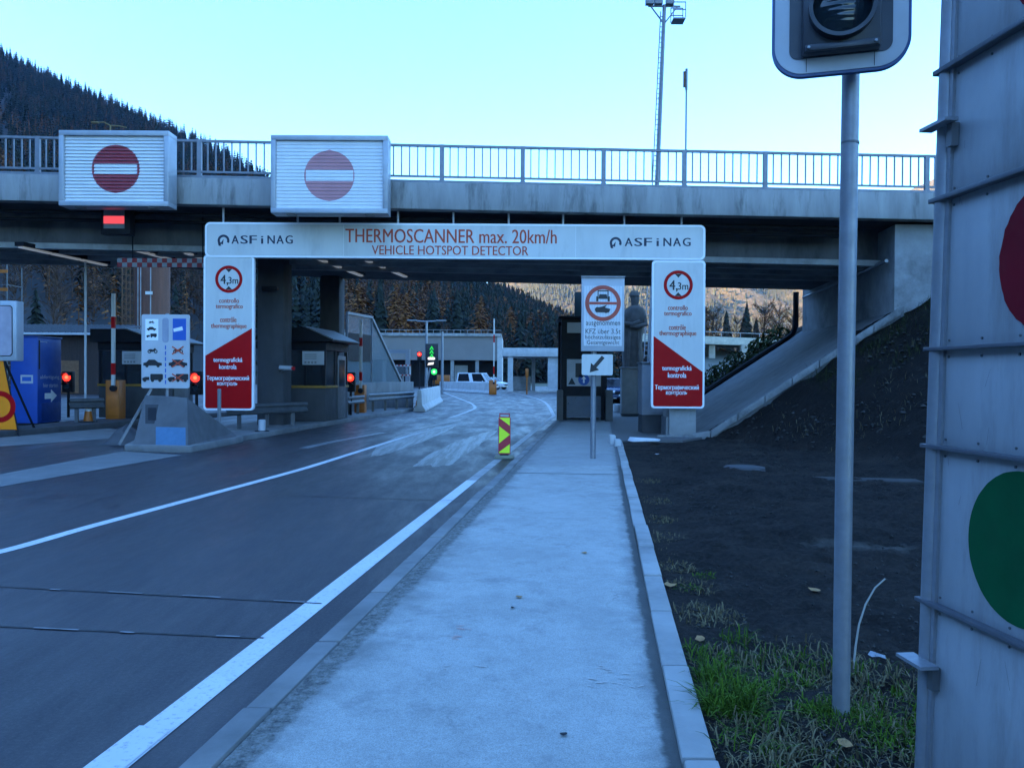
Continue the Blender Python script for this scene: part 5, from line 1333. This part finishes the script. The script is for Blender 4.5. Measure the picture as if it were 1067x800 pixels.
MB().cyl((0,0,3.2),(0,0,zt_),rS,n=28).build('tank', M['brown'], th, smooth=True); MB().cyl((0,0,zt_),(0,0,zt_+.25),rS*1.03,rS*.9,28).build('rim', M['conc'], th)
MB().cyl((0,0,.9),(0,0,3.2),.5,rS,28).build('hopper', M['rust'], th, smooth=True)
for i in range(4): a_ = R(45+90*i); MB().bar((rS*.9*math.cos(a_),rS*.9*math.sin(a_),0),(rS*.9*math.cos(a_),rS*.9*math.sin(a_),3.3),.18,.18).build('leg', M['rust'], th)
b = MB()
for a_ in (-118,-106,-72): b.box(rS*1.01*math.cos(R(a_))-.04, rS*1.01*math.cos(R(a_))+.04, rS*1.01*math.sin(R(a_))-.03, rS*1.01*math.sin(R(a_))+.02, 3.3, zt_-.1)
b.build('seam_strip', M['conc'], th)
x, z = at(163,307,YS).x-q.x, at(163,307,YS).z; MB().box(x-.3,x+.3,-rS-.05,-rS-.0,z-.13,z+.13).build('plate', M['white'], th)
b = MB(); x0 = -rS-.35
for dx in (0,-.7): 
    for dy in (-.35,.35): b.box(x0+dx-.04,x0+dx+.04,dy-.04,dy+.04,0,zt_+.6)
z = .6
while z < zt_: b.box(x0-.7,x0,-.37,-.33,z-.03,z+.03); b.box(x0-.7,x0,.33,.37,z-.03,z+.03); b.bar((x0-.7,-.35,z),(x0,-.35,z+.6),.03,.03); z += .6
b.build('ladder_cage', M['rust'], th)
q = at(2,300,40); th = thing('scaffold_tower', 'scaffold tower with orange boards at the left edge under the bridge', 'scaffold', (q.x-.5,40,0))
b = MB(); zt_ = at(2,276,40).z
for x_ in (-.9,.75):
    for y_ in (0,1.2): b.cyl((x_,y_,0),(x_,y_,zt_),.03,n=8)
for z in np.arange(1, zt_, 1): b.bar((-.9,0,z),(.75,0,z),.03,.03); b.bar((.75,0,z),(.75,1.2,z),.03,.03)
b.bar((.75,0,1),(.75,1.2,3),.025,.025)
b.build('frame', M['galv_dark'], th)
b = MB()
for z in (1.02,3.02,5.02,zt_-1.3,zt_-.4): b.box(-.95,.8,-.04,-.01,z,z+.16)
b.build('orange_boards', M['orange'], th)

# ------------------------------------------------------------------ right gap: viaduct, trees, pipes
YV = 66
a_ = at(720,345,YV); c_ = at(800,352,YV+6)
th = thing('small_viaduct', 'pale concrete road viaduct seen under the bridge on the right', 'viaduct', (a_.x,YV,0))
zt_ = a_.z-.1; d_ = Vector((c_.x-a_.x, 6, 0))
MB().hexa([(-6,-.6,zt_-.75),(d_.x+6,6.5,zt_-1.0),(d_.x+6,12,zt_-1.0),(-6,6,zt_-.75),(-6,-.6,zt_-.1),(d_.x+6,6.5,zt_-.35),(d_.x+6,12,zt_-.35),(-6,6,zt_-.1)]).build('deck', pbr('viaduct_concrete',(.50,.45,.36),.85), th)
b = MB(); b.bar((-6,-.5,zt_+.3),(d_.x+6,6.6,zt_+.05),.05,.05)
for i in range(12): t__=i/11; b.bar((-6+(d_.x+12)*t__,-.5+7.1*t__,zt_-.1-.25*t__),(-6+(d_.x+12)*t__,-.5+7.1*t__,zt_+.3-.25*t__),.05,.05)
b.build('guard_rail', M['galv'], th)
for px in (742,776): x = at(px,360,YV+3).x-a_.x; MB().box(x-.28,x+.28,3,4,-.1,zt_-.8).build('pier', pbr('pier_concrete',(.42,.36,.28),.85), th, bevel=.05)
struct(MB().add([(10,52,-.05),(60,60,-.05),(70,80,4.2),(12,72,4.0),(12,90,4.1),(75,98,4.3)],[(0,1,2,3),(3,2,5,4)]).build('gravel_slope', pbr('gravel_slope',(.13,.125,.10),.95,var=.3,scale=.4,bmp=.4,bscale=6,stain=(.05,.055,.03),stain_amt=.8,stain_scale=.25)))
# drain pipes at the slope
b = MB()
th = thing('drain_pipe', 'dark drain pipe running down the far edge of the paved slope', 'pipe', (0,0,0))
pts = [(ax(30.4)-.12,30.9,4.9)] + [(ax(30.4)-.12,30.9,3.6),(ax(30.4)-.2,31.0,3.3)] + [(sp(31.15,s)[0],31.2,sp(31.15,s)[2]+.1) for s in (4.4,3.4,2,0.6)]
b.tube(pts,.11,8); b.build('pipe', M['dark'], th, smooth=True)
th = thing('wall_pipe', 'thin pale pipe along the inner face of the bridge abutment', 'pipe', (0,0,0))
MB().tube([(ax(30)-.12,30,4.6),(ax(24)-.12,24,4.65),(ax(21.2)-.12,21.2,4.7)],.05,8).build('pipe', M['galv'], th, smooth=True)

# ------------------------------------------------------------------ trees
def conifer(L_, K, seed, wid=.2, sparse=0):
    rng = np.random.RandomState(seed); vs = []; fs = []
    vs += [(-.012,-.007,0),(.012,-.007,0),(0,.014,0),(0,0,.98)]; fs += [(0,1,3),(1,2,3),(2,0,3)]
    for i in range(L_):
        t_ = (i+.3)/L_; z = .10+.9*t_; r = wid*(1-t_)**.85*rng.uniform(.8,1.1)+.012
        ph = rng.uniform(0,6.28)
        for k in range(K):
            if rng.rand() < sparse: continue
            a = ph+2*math.pi*k/K+rng.uniform(-.3,.3); rr = r*rng.uniform(.65,1.2); n = len(vs); wv = rr*.42+.006
            c_, s_ = math.cos(a), math.sin(a); zz = z+rng.uniform(-.02,.02)
            vs += [(0,0,zz+.035),(c_*rr*.55-s_*wv,s_*rr*.55+c_*wv,zz-.02),(c_*rr,s_*rr,zz-.05-rr*.15),(c_*rr*.55+s_*wv,s_*rr*.55-c_*wv,zz-.02)]
            fs += [(n,n+1,n+2),(n,n+2,n+3)]
    return np.array(vs), np.array(fs)
def bare(seed, K=46, sub=3, w0=.006):
    # trunk, thin limbs and twigs as slender triangles
    rng = np.random.RandomState(seed); vs = [(-.010,-.007,0),(.010,-.007,0),(0,.012,0),(0,0,.92)]; fs = [(0,1,3),(1,2,3),(2,0,3)]
    def shoot(p, d, ln_, w_):
        n = len(vs); a = np.cross(d, [rng.uniform(-1,1),rng.uniform(-1,1),.3]); a /= np.linalg.norm(a)+1e-6
        e = p+d*ln_; vs.extend([tuple(p-a*w_),tuple(p+a*w_),tuple(e)]); fs.append((n,n+1,n+2))
    for k in range(K):
        z = rng.uniform(.22,.9); a = rng.uniform(0,6.28); ln_ = rng.uniform(.12,.30)*(1.2-z*.75)
        d = np.array([math.cos(a),math.sin(a),rng.uniform(.5,1.5)]); d /= np.linalg.norm(d); p = np.array([0,0,z])
        shoot(p, d, ln_, w0)
        for j in range(sub):
            q = p+d*ln_*rng.uniform(.3,1); d2 = d+rng.uniform(-.8,.8,3); d2 /= np.linalg.norm(d2); shoot(q, d2, ln_*rng.uniform(.3,.7), w0*.7)
    return np.array(vs), np.array(fs)
def larch(L_, K, seed):
    # egg shaped soft crown of many small sprays
    rng = np.random.RandomState(seed); vs = [(-.012,-.007,0),(.012,-.007,0),(0,.014,0),(0,0,.98)]; fs = [(0,1,3),(1,2,3),(2,0,3)]
    for i in range(L_):
        t_ = (i+.3)/L_; z = .16+.84*t_; R_ = .25*math.sin(math.pi*min(1,.16+t_*.84))**.8*(1.15-.55*t_)+.01
        for k in range(K):
            a = rng.uniform(0,6.28); rr = R_*rng.uniform(.15,1.1); c_, s_ = math.cos(a), math.sin(a); n = len(vs); sz = rng.uniform(.02,.045)*(1.2-.6*t_); zz = z+rng.uniform(-.03,.03)
            vs.extend([(c_*(rr-sz),s_*(rr-sz),zz+sz*.5),(c_*rr-s_*sz*.7,s_*rr+c_*sz*.7,zz-sz*.2),(c_*(rr+sz),s_*(rr+sz),zz-sz*.6),(c_*rr+s_*sz*.7,s_*rr-c_*sz*.7,zz)])
            fs.extend([(n,n+1,n+2),(n,n+2,n+3)])
    return np.array(vs), np.array(fs)
T_sp = [conifer(12,8,s) for s in range(4)]; T_spf = [conifer(7,6,s+20) for s in range(4)]
T_la = [larch(14,9,s+40) for s in range(4)]; T_laf = [larch(8,5,s+60) for s in range(3)]
T_ba = [bare(s+80, 40, 3, .008) for s in range(5)]
# wooded hill: loft between its foot and its ridge
def rp(px, py, Y, drop=9): q = at(px,py,Y); return (q.x, q.y, q.z-drop)
FOOT = [(-40,-900),(-75,-350),(-68,-100),(-62,50),(-52,98),(-45,128),(-34,160),(-24,172),(-12,182),(8,196),(26,215),(48,240),(75,270)]
RIDGE = [(-420,-1000,400),(-650,-350,420),(-750,-50,440),(-760,350,440),rp(-150,-15,820),rp(0,46,780,9),rp(110,98,680,9),rp(222,146,580,9),rp(360,222,480,10),rp(510,306,400),rp(600,350,340,7),rp(650,378,300,5),rp(720,391,290,4)]
NU, NT = 160, 70
uu = np.linspace(0, len(FOOT)-1, NU); tt = np.linspace(0, 1.7, NT)
fa = np.array(FOOT); ra_ = np.array(RIDGE); kk = np.arange(len(FOOT))
def hill(u, t):
    fx_, fy_ = np.interp(u,kk,fa[:,0]), np.interp(u,kk,fa[:,1]); rx, ry, rz_ = (np.interp(u,kk,ra_[:,i]) for i in range(3))
    x = fx_+(rx-fx_)*t; y = fy_+(ry-fy_)*t
    z = np.where(t <= 1, rz_*np.clip(t,0,1)**1.22, rz_*(1-((t-1)/.7)**1.4*1.02))
    amp = np.clip(t,0,1)*np.clip(rz_/60,0.05,1)
    z = z + amp*(5*fbm(x,y,.02,4,1)) - 1.0*(t<=0)
    return x, y, z
UU, TT = np.meshgrid(uu, tt); HX, HY, HZ = hill(UU, TT)
idx = np.arange(NU*NT).reshape(NT,NU)
fs = np.stack([idx[:-1,:-1], idx[1:,:-1], idx[1:,1:], idx[:-1,1:]], -1).reshape(-1,4)
mhill = pbr('forest_floor', (.013,.011,.010), .95, var=.4, scale=.03, stain=(.010,.012,.008), stain_amt=.7, stain_scale=.02)
struct(npmesh('wooded_hill', np.stack([HX,HY,HZ],-1).reshape(-1,3), fs, [mhill]))
rng = np.random.RandomState(11)
VS = []; FS = []; MI = []; base_n = 0; cnt = 0
def project(x, y, z):
    d = np.array([x,y,z-1.6]); dy = d@np.array(fw); return CX+F*(d@np.array(rt))/dy, CY-F*(d@np.array(up))/dy
near_trees = []
while cnt < 13500:
    u = rng.uniform(3.2, 12); t = rng.rand()**.62
    x, y, z = (float(q[0]) for q in hill(np.array([u]), np.array([t])))
    if y < 60: continue
    px, py = project(x,y,z)
    if px < -160 or px > 760: continue
    d = math.hypot(x,y)
    leftnear = px < 250 and d < 330
    if rng.rand() > min(1, (d/420)**1.3+(1 if leftnear else .10)): continue
    h = rng.uniform(11,18)*(1 if d > 200 else .8)*(1 if d < 430 else .72)
    if u > 10.4: h *= .75
    k = rng.rand(); pl = fbm(np.array([x]),np.array([y]),.03,3,4)[0]
    if leftnear: kind = 2 if k < .72 else (0 if k < .93 else 1)
    elif 350 < px < 470 and d < 340: kind = 1 if k < .42 else (2 if k < .75 else 0)
    else: kind = 1 if k < .05+.35*(pl > .3) else (2 if k < .22 else 0)
    far = d > 420
    T = ((T_spf if far else T_sp), (T_laf if far else T_la), T_ba)[kind]; v, f = T[rng.randint(len(T))]
    a = rng.uniform(0,6.28); c_, s_ = math.cos(a), math.sin(a); wsc = h*rng.uniform(.85,1.15)
    vv = np.stack([(v[:,0]*c_-v[:,1]*s_)*wsc+x, (v[:,0]*s_+v[:,1]*c_)*wsc+y, v[:,2]*h+z-.4],-1)
    VS.append(vv); FS.append(f+base_n); MI.append(np.full(len(f),kind)); base_n += len(v); cnt += 1
fo = npmesh('forest', np.concatenate(VS), np.concatenate(FS), [M['spruce'],M['larch'],M['twig']], np.concatenate(MI), smooth=False)
tag(fo, 'dense dark conifer wood with orange larches covering the hill', 'forest', kind='stuff')
# single trees: along the hill foot and in the right gap
def tree_proto(kind, seed):
    if kind == 'bare': v, f = bare(seed, 130, 7, .0035)
    elif kind == 'larch': v, f = larch(34, 26, seed)
    else: v, f = conifer(24, 12, seed, .19)
    return v, f
def single(kind, seed, x, y, z, h, label, group):
    v, f = tree_proto(kind, seed)
    th = thing({'spruce':'spruce_tree','larch':'larch_tree','bare':'bare_tree'}[kind], label, 'tree', (x,y,z), random.uniform(0,6), group)
    v = v*h
    o = npmesh('crown', v, f[3:], [{'spruce':M['spruce'],'larch':M['larch'],'bare':M['twig']}[kind]], smooth=False); o.parent = th
    MB().cyl((0,0,-.5),(0,0,h*.9),h*.016,h*.003,8).build('trunk', M['bark'], th, smooth=True)
k = 0
for kind, px, ytop, Y, lab in (('spruce',396,292,150,'dark spruce standing left of the orange larches above the glass screen'),
                          ('larch',374,296,152,'orange larch just right of the second dark pillar'),
                          ('larch',413,297,175,'tall slim orange larch above the hall roof, left of the broad one'),
                          ('larch',423,306,170,'broad orange larch above the hall roof near the lamp post'),
                          ('larch',501,309,205,'lone orange larch over the right part of the grey hall'),
                          ('larch',532,320,225,'smaller orange larch over the gap between hall and canopy'),
                          ('spruce',452,300,190,'dark spruce rising behind the double armed lamp post'),
                          ('spruce',476,301,195,'dark spruce left of the lone orange larch above the hall'),
                          ('larch',552,330,245,'small orange larch right above the canopy left end'),
                          ('spruce',520,318,215,'dark spruce between the lone larch and the smaller one')):
    b0 = at(px, 352, Y); tp = at(px, ytop, Y); h = 15.5 if kind == 'larch' else 17; k += 1
    single(kind, 100+k, b0.x, Y, tp.z-h, h, lab, 'trees above the grey hall')
gap = [('spruce',778,318,95,'dark green spruce in the middle of the right gap under the bridge'),('spruce',757,326,105,'dark spruce left of the middle spruce in the right gap'),
       ('bare',743,318,90,'bare brown tree next to the right tall panel'),('bare',797,312,82,'tall bare tree right of the dark spruces in the right gap'),
       ('bare',812,316,80,'bare bushy tree close to the abutment in the right gap'),('bare',768,330,88,'small pale bare tree between the two dark spruces'),
       ('bare',826,322,84,'bare tree touching the drain pipe corner of the abutment'),('larch',735,322,100,'yellowish larch mostly hidden by the right tall panel'),
       ('spruce',788,334,86,'low dark spruce at the foot of the tall bare tree')]
for i, (kind, px, ytop, Y, lab) in enumerate(gap):
    tp = at(px,ytop,Y); z = at(px,372,Y).z*0; single(kind, 200+i, tp.x, Y, 0, tp.z*1.02, lab, 'trees in the right gap')
# bushes along the slope
def bush(x, y, z, r, h, label, seed, dens=420):
    rng = random.Random(seed); th = thing('bush', label, 'bush', (x,y,z), 0, 'bushes along the paved slope'); b = MB()
    for i in range(dens):
        a = rng.uniform(0,6.28); u = rng.random()**.5; zz = rng.random(); rr = r*u*math.sqrt(max(.05,1-(zz*1.0-.25)**2))
        c_ = Vector((rr*math.cos(a), rr*math.sin(a), h*zz*(1-.35*u)+.02)); n1 = Vector((rng.uniform(-1,1),rng.uniform(-1,1),rng.uniform(-.3,1))).normalized(); n2 = n1.orthogonal().normalized(); s_ = rng.uniform(.05,.11); n3 = n1.cross(n2)
        b.add([c_-n2*s_,c_-n3*s_*.5,c_+n2*s_,c_+n3*s_*.5],[(0,1,2,3)])
    b.build('leaves', M['bush'], th, uvfix=False)
    c = MB()
    for i in range(7): a = rng.uniform(0,6.28); c.tube([(0,0,-.2),(r*.4*math.cos(a),r*.4*math.sin(a),h*.5),(r*.7*math.cos(a),r*.7*math.sin(a),h*.9)],.018,5,.006)
    c.build('stems', M['bark'], th)
for i, (s_, lab) in enumerate(((.5,'lowest bush beyond the foot of the paved slope'),(1.3,'second bush up beyond the paved slope, near the right panel'),(2.1,'third bush up beyond the paved slope'),(2.9,'fourth bush up, halfway along the paved slope edge'),(3.7,'fifth bush up the edge, close below the abutment'),(4.5,'topmost bush by the abutment corner'))):
    x = foot(32.4)+s_; bush(x, 32.3+.3*(i%2), s_*.66-.1, .75, .95, lab, 300+i)

# ------------------------------------------------------------------ far mountains, sunlit
AZ = np.linspace(300, 1500, 260); DN = 120
MSEED = 1
top_px = [300,430,500,520,560,640,700,800,900,930,985,1060,1200,1500]; top_py = [330,310,297,292,272,255,245,232,212,203,177,160,165,190]
r_ = np.linspace(0, 1, DN)
AA, RR = np.meshgrid(AZ, r_)
TP = np.interp(AA, top_px, top_py)
DD = 1100 + RR*1300
d0 = (AA-CX)/F
elev_top = (HOR-TP)/F
HAZE_TOP = 780
Zm = elev_top*(2400)*np.clip(RR,0,1)**1.15
Xm = d0*DD; Ym_ = DD
rel_ = np.sin(np.pi*np.clip(RR,0,1))**.6
rid = 1-np.abs(fbm(Xm,Ym_,.005,4,2,.5))*1.2
Zm = Zm + rel_*(48*(rid-.5) + 18*fbm(Xm,Ym_,.017,5,3,.6)) - 20*(RR < .01)
back = np.stack([Xm[-1]*1.3, Ym_[-1]*1.3, Zm[-1]*.0],-1)[None]
vs = np.concatenate([np.stack([Xm,Ym_,Zm],-1), back],0); n0, n1 = vs.shape[:2]
idx = np.arange(n0*n1).reshape(n0,n1); fs = np.stack([idx[:-1,:-1],idx[:-1,1:],idx[1:,1:],idx[1:,:-1]],-1).reshape(-1,4)
def mount_mat():
    m, t, p, L = nodes('alpine_slopes'); v = geo(t)
    a = noise(t, v, .006, 7, .65); sp_ = noise(t, v, .05, 7, .75)
    c = ramp(t, a, [(.35,(.09,.075,.04)),(.52,(.18,.13,.07)),(.68,(.32,.25,.17))])
    f = ramp(t, sp_, [(.50, g(.95)), (.60, g(.1))])
    f2 = ramp(t, noise(t, v, .0042, 5), [(.42, g(1)), (.58, g(.25))])
    c = mix(t, mix(t, 1, f, f2, 'MULTIPLY'), c, (.045,.050,.030))
    L.new(c, p.inputs['Base Color']); p.inputs['Roughness'].default_value = 1; p.inputs['Specular IOR Level'].default_value = .1
    bump(t, p, sp_, 1, 14)
    return m
struct(npmesh('sunlit_mountains', vs.reshape(-1,3), fs, [mount_mat()]))

# trees on the sunlit slopes, one far-off wood
rng = np.random.RandomState(5); VS = []; FS = []; base_n = 0
def cone_tree():
    n = 6; v = [(math.cos(6.283*i/n)*.17, math.sin(6.283*i/n)*.17, .08) for i in range(n)]+[(0,0,1)]; v += [(math.cos(6.283*i/n+.5)*.11, math.sin(6.283*i/n+.5)*.11, .42) for i in range(n)]
    return np.array(v), np.array([(i,(i+1)%n,n) for i in range(n)]+[(n+1+i,n+1+(i+1)%n,n) for i in range(n)])
cv, cf = cone_tree(); kx = 0
while kx < 7000:
    a = rng.uniform(495,845); r = rng.rand()**1.3
    i = int(np.searchsorted(AZ, a)); j = min(DN-2, int(r*(DN-1)))
    x, y, z = Xm[j,i]+rng.uniform(-9,9), Ym_[j,i]+rng.uniform(-9,9), Zm[j,i]
    if fbm(np.array([x]),np.array([y]),.006,4,2)[0] < rng.uniform(-.5,.5): continue
    h = rng.uniform(9,18); VS.append(np.stack([cv[:,0]*h+x, cv[:,1]*h+y, cv[:,2]*h+z-2],-1)); FS.append(cf+base_n); base_n += len(cv); kx += 1
fo2 = npmesh('mountain_wood', np.concatenate(VS), np.concatenate(FS), [fol('sunlit_needles', (.05,.052,.028))], smooth=False)
tag(fo2, 'open woodland scattered over the sunlit far mountain slopes', 'forest', kind='stuff')

# ------------------------------------------------------------------ verge: grass, twig, manhole, litter
def blades(spec, mat, name, label, seed):
    rng = random.Random(seed); b = MB()
    for (cx, cy, rad, n, h) in spec:
        for i in range(int(n*1.6)):
            a = rng.uniform(0,6.28); r = rad*math.sqrt(rng.random()); x = cx+r*math.cos(a); y = cy+r*math.sin(a)
            if x < KR_OUT+KM*y+.02: continue
            z = zb(x,y)-.02; L_ = h*rng.uniform(.3,1.2); d = rng.uniform(0,6.28); lean_ = rng.uniform(.2,1.35)*L_; ld = max(.25, 1-.45*(lean_/L_)**1.5); w_ = rng.uniform(.002,.0045)
            dx, dy = math.cos(d), math.sin(d); px_, py_ = -dy*w_, dx*w_
            p = [(x,y,z),(x+dx*lean_*.25,y+dy*lean_*.25,z+L_*.5*ld),(x+dx*lean_*.6,y+dy*lean_*.6,z+L_*.80*ld),(x+dx*lean_,y+dy*lean_,z+L_*.78*ld)]
            b.add([(p[0][0]-px_,p[0][1]-py_,p[0][2]),(p[0][0]+px_,p[0][1]+py_,p[0][2]),(p[1][0]+px_,p[1][1]+py_,p[1][2]),(p[1][0]-px_,p[1][1]-py_,p[1][2]),(p[2][0]+px_*.7,p[2][1]+py_*.7,p[2][2]),(p[2][0]-px_*.7,p[2][1]-py_*.7,p[2][2]),p[3]],
                  [(0,1,2,3),(3,2,4,5),(5,4,6)])
    tag(b.build(name, mat, uvfix=False), label, 'grass', kind='stuff')
def gs(px, py, rad, n, h): q = gnd(px,py,.05); return (q.x,q.y,rad,n,h)
sp_g = [gs(762,735,.13,300,.19), gs(745,708,.10,150,.15), gs(790,722,.10,120,.12), gs(823,712,.09,90,.11), gs(848,738,.10,150,.08), gs(885,752,.16,330,.08), gs(915,752,.2,220,.08), gs(868,742,.12,260,.09), gs(940,768,.2,180,.08),
        gs(745,688,.14,70,.12), gs(800,690,.3,90,.10), gs(780,765,.2,60,.12), gs(835,695,.3,60,.11), gs(722,676,.08,36,.1), gs(716,612,.10,70,.05), gs(735,598,.10,60,.045), gs(850,790,.2,36,.08), gs(900,705,.3,46,.11), gs(765,664,.1,36,.12), gs(955,735,.2,60,.1), gs(735,735,.1,60,.13)]
blades(sp_g, M['grass'], 'grass', 'tufts of green grass around the foot of the signal pole', 1)
sp_d = [gs(700,590,.2,160,.07), gs(690,560,.25,160,.07), gs(682,540,.25,140,.06), gs(735,640,.25,160,.08), gs(800,740,.6,260,.10), gs(880,720,.6,260,.10), gs(720,610,.2,90,.07), gs(760,700,.4,160,.1), gs(900,780,.4,240,.08), gs(820,760,.5,300,.07), gs(760,770,.3,240,.08), gs(930,730,.4,220,.09), gs(705,575,.2,120,.05), gs(675,520,.3,120,.05), gs(668,500,.3,90,.05), gs(850,700,.6,260,.08), gs(920,345,.3,10,.1)]
blades(sp_d, M['dryg'], 'dry_grass', 'withered straw coloured grass along the garden kerb', 2)
# embankment grass beside the abutment
rngb = random.Random(9); spec = []
for i in range(110):
    x = rngb.uniform(7.6,13.8); y = rngb.uniform(18.2,20.75); spec.append((x,y,.35,26,.30))
spec2 = [(rngb.uniform(6.5,13.5), rngb.uniform(15.5,20.7), .4, 9, .22) for i in range(90)]
blades(spec2, M['dryg'], 'bank_weeds', 'thin pale weeds scattered over the dark earth bank', 5)
M['bank_green'] = fol('bank_green', (.040,.052,.016))
blades(spec, M['bank_green'], 'bank_grass', 'rough dark grass on the bank below the abutment', 3)
q = gnd(889,690,.05); tag(MB().tube([(q.x,q.y,.0),(q.x+.012,q.y,.14),(q.x+.03,q.y,.26),(q.x+.065,q.y,.37),(q.x+.115,q.y,.46),(q.x+.17,q.y,.51)],.006,6,.004).build('dry_stalk', pbr('stalk',(.34,.33,.30),.8), smooth=True), 'single pale curved stalk sticking up beside the signal pole', 'stalk')
q = gnd(775,488,.05); th = thing('manhole_cover', 'round concrete manhole cover lying flush in the dark soil', 'manhole cover', (q.x,q.y,zb(q.x,q.y)))
MB().cyl((0,0,-.05),(0,0,.035),.36,.35,32).build('frame', M['conc_dark'], th, bevel=.008); MB().cyl((0,0,.036),(0,0,.044),.29,.29,32).build('lid', M['conc_dark'], th)
q = gnd(905,500,.05); th = thing('drain_slab', 'flat grey drain slab half buried at the foot of the bank', 'slab', (q.x,q.y,zb(q.x,q.y)), R(-8))
MB().box(-.75,.75,-.2,.2,-.05,.02).build('slab', pbr('muddy_slab',(.035,.032,.03),.9,var=.3), th, bevel=.02)
def pebbles():
    rng = random.Random(21); b = MB()
    for i in range(2600):
        y = 3+rng.random()**1.5*15; x = KR_OUT+KM*y+.05+rng.random()*min(6,y*.75); s_ = rng.uniform(.004,.014)*(1+y/14); z = zb(x,y)
        vs = [(x+s_*dx*rng.uniform(.6,1.3), y+s_*dy*rng.uniform(.6,1.3), z+s_*.6*dz) for dx,dy,dz in ((1,0,0),(0,1,0),(-1,0,0),(0,-1,0),(0,0,1),(0,0,-1))]
        b.add(vs,[(0,1,4),(1,2,4),(2,3,4),(3,0,4),(1,0,5),(2,1,5),(3,2,5),(0,3,5)])
    for i in range(1500):
        y = rng.uniform(10,20.6); x = rng.uniform(5.2,13.5); h_ = bank(np.array([x]),np.array([y]))[0]
        if h_ < .08: continue
        s_ = rng.uniform(.02,.07); z = zb(x,y)
        vs = [(x+s_*dx*rng.uniform(.5,1.4), y+s_*dy*rng.uniform(.5,1.4), z+s_*.7*dz*rng.uniform(.6,1.3)) for dx,dy,dz in ((1,0,0),(0,1,0),(-1,0,0),(0,-1,0),(0,0,1),(0,0,-1))]
        b.add(vs,[(0,1,4),(1,2,4),(2,3,4),(3,0,4),(1,0,5),(2,1,5),(3,2,5),(0,3,5)])
    tag(b.build('pebbles', pbr('pebble',(.030,.027,.024),.95,var=.6,scale=3), uvfix=False), 'small stones and clods scattered over the dark soil', 'stones', kind='stuff')
pebbles()
for i, (px, py, s_, mt, nm, lab, cat) in enumerate(((684.5,473,.05,'paper','paper_scrap','white scrap on the soil nearest the fallen panel','litter'),(729,497,.06,'paper','paper_scrap','white scrap on the soil left of the manhole cover','litter'),
        (698,609,.05,'leaf_litter','fallen_leaf','pale dry leaf lying at the garden kerb beside withered grass','leaf'),(879,773,.04,'leaf_litter','fallen_leaf','orange brown leaf in the grass below the signal pole','leaf'),(850,614,.05,'leaf_litter','fallen_leaf','brown leaf on bare soil left of the signal pole','leaf'),
        (729,665,.035,'leaf_litter','fallen_leaf','small orange leaf at the edge of the green tufts','leaf'),(540.5,622,.028,'leaf_litter','fallen_leaf','orange brown leaf lying mid pavement','leaf'),(534,633,.02,'dark','pebble','small dark pebble just below the leaf on the pavement','stone'),
        (588,765,.02,'dark','pebble','small dark pebble on the near pavement','stone'),(609,576,.03,'leaf_litter','fallen_leaf','small leaf on the far pavement below the white sign','leaf'),(914,683,.05,'galv','paper_scrap','crumpled grey scrap beside the dry stalk','litter'))):
    soil = px > 660; q = gnd(px,py,.06); z = zb(q.x,q.y)+.012 if soil else .062; rng = random.Random(i)
    b = MB(); n = 7; vs = [(q.x,q.y,z+s_*.25)]
    for j in range(n): a = 2*math.pi*j/n; k_ = s_*rng.uniform(.6,1.1); vs.append((q.x+k_*math.cos(a), q.y+k_*1.2*math.sin(a), z+s_*rng.uniform(0,.3)))
    vs.append((q.x,q.y,z-s_*.1))
    b.add(vs,[(0,1+j,1+(j+1)%n) for j in range(n)]+[(n+1,1+(j+1)%n,1+j) for j in range(n)]); tag(b.build(nm, M[mt]), lab, cat)
# spray marks on the pavement: short broken strokes
rng = random.Random(4); msp = [pbr('spray_pink', (.58,.33,.28), .85, var=.2, scale=30), pbr('spray_faint', (.50,.46,.42), .85, var=.2, scale=30)]
for k, (px, py, n, w_, h_) in enumerate(((478,654,5,12,4),(473,664,4,8,4),(640,698,9,40,10),(655,712,8,24,12),(625,710,6,30,10),(480,695,5,40,3))):
    b = MB()
    for i in range(n):
        x_ = px+rng.uniform(-w_,w_)/2; y_ = py+rng.uniform(-h_,h_)/2; dx = rng.uniform(4,9); dy = rng.uniform(-1.5,1.5)
        p_, q_ = gnd(x_,y_,.055), gnd(x_+dx,y_+dy,.055); r_s = strip([(p_.x,p_.y),((p_.x+q_.x)/2,(p_.y+q_.y)/2+.004),(q_.x,q_.y)], rng.uniform(.005,.010), .0585+.0002*i); b.add(r_s.v, r_s.f)
    struct(b.build('spray_mark', msp[0 if k < 2 else 1]))
# ------------------------------------------------------------------ haze: one closed box round the whole scene
hz_ = MB().box(-5600,5600,-5600,5600,-80,HAZE_TOP).build('haze', [])
hm = bpy.data.materials.new('haze'); hm.use_nodes = True; ht = hm.node_tree; ht.nodes.clear()
pv = ht.nodes.new('ShaderNodeVolumePrincipled'); pv.inputs['Color'].default_value = (.34,.62,1,1); pv.inputs['Absorption Color'].default_value = (1,1,1,1); pv.inputs['Density'].default_value = .00007; pv.inputs['Anisotropy'].default_value = .2
ho = ht.nodes.new('ShaderNodeOutputMaterial'); ht.links.new(pv.outputs[0], ho.inputs['Volume']); hz_.data.materials.append(hm); hz_['kind'] = 'stuff'
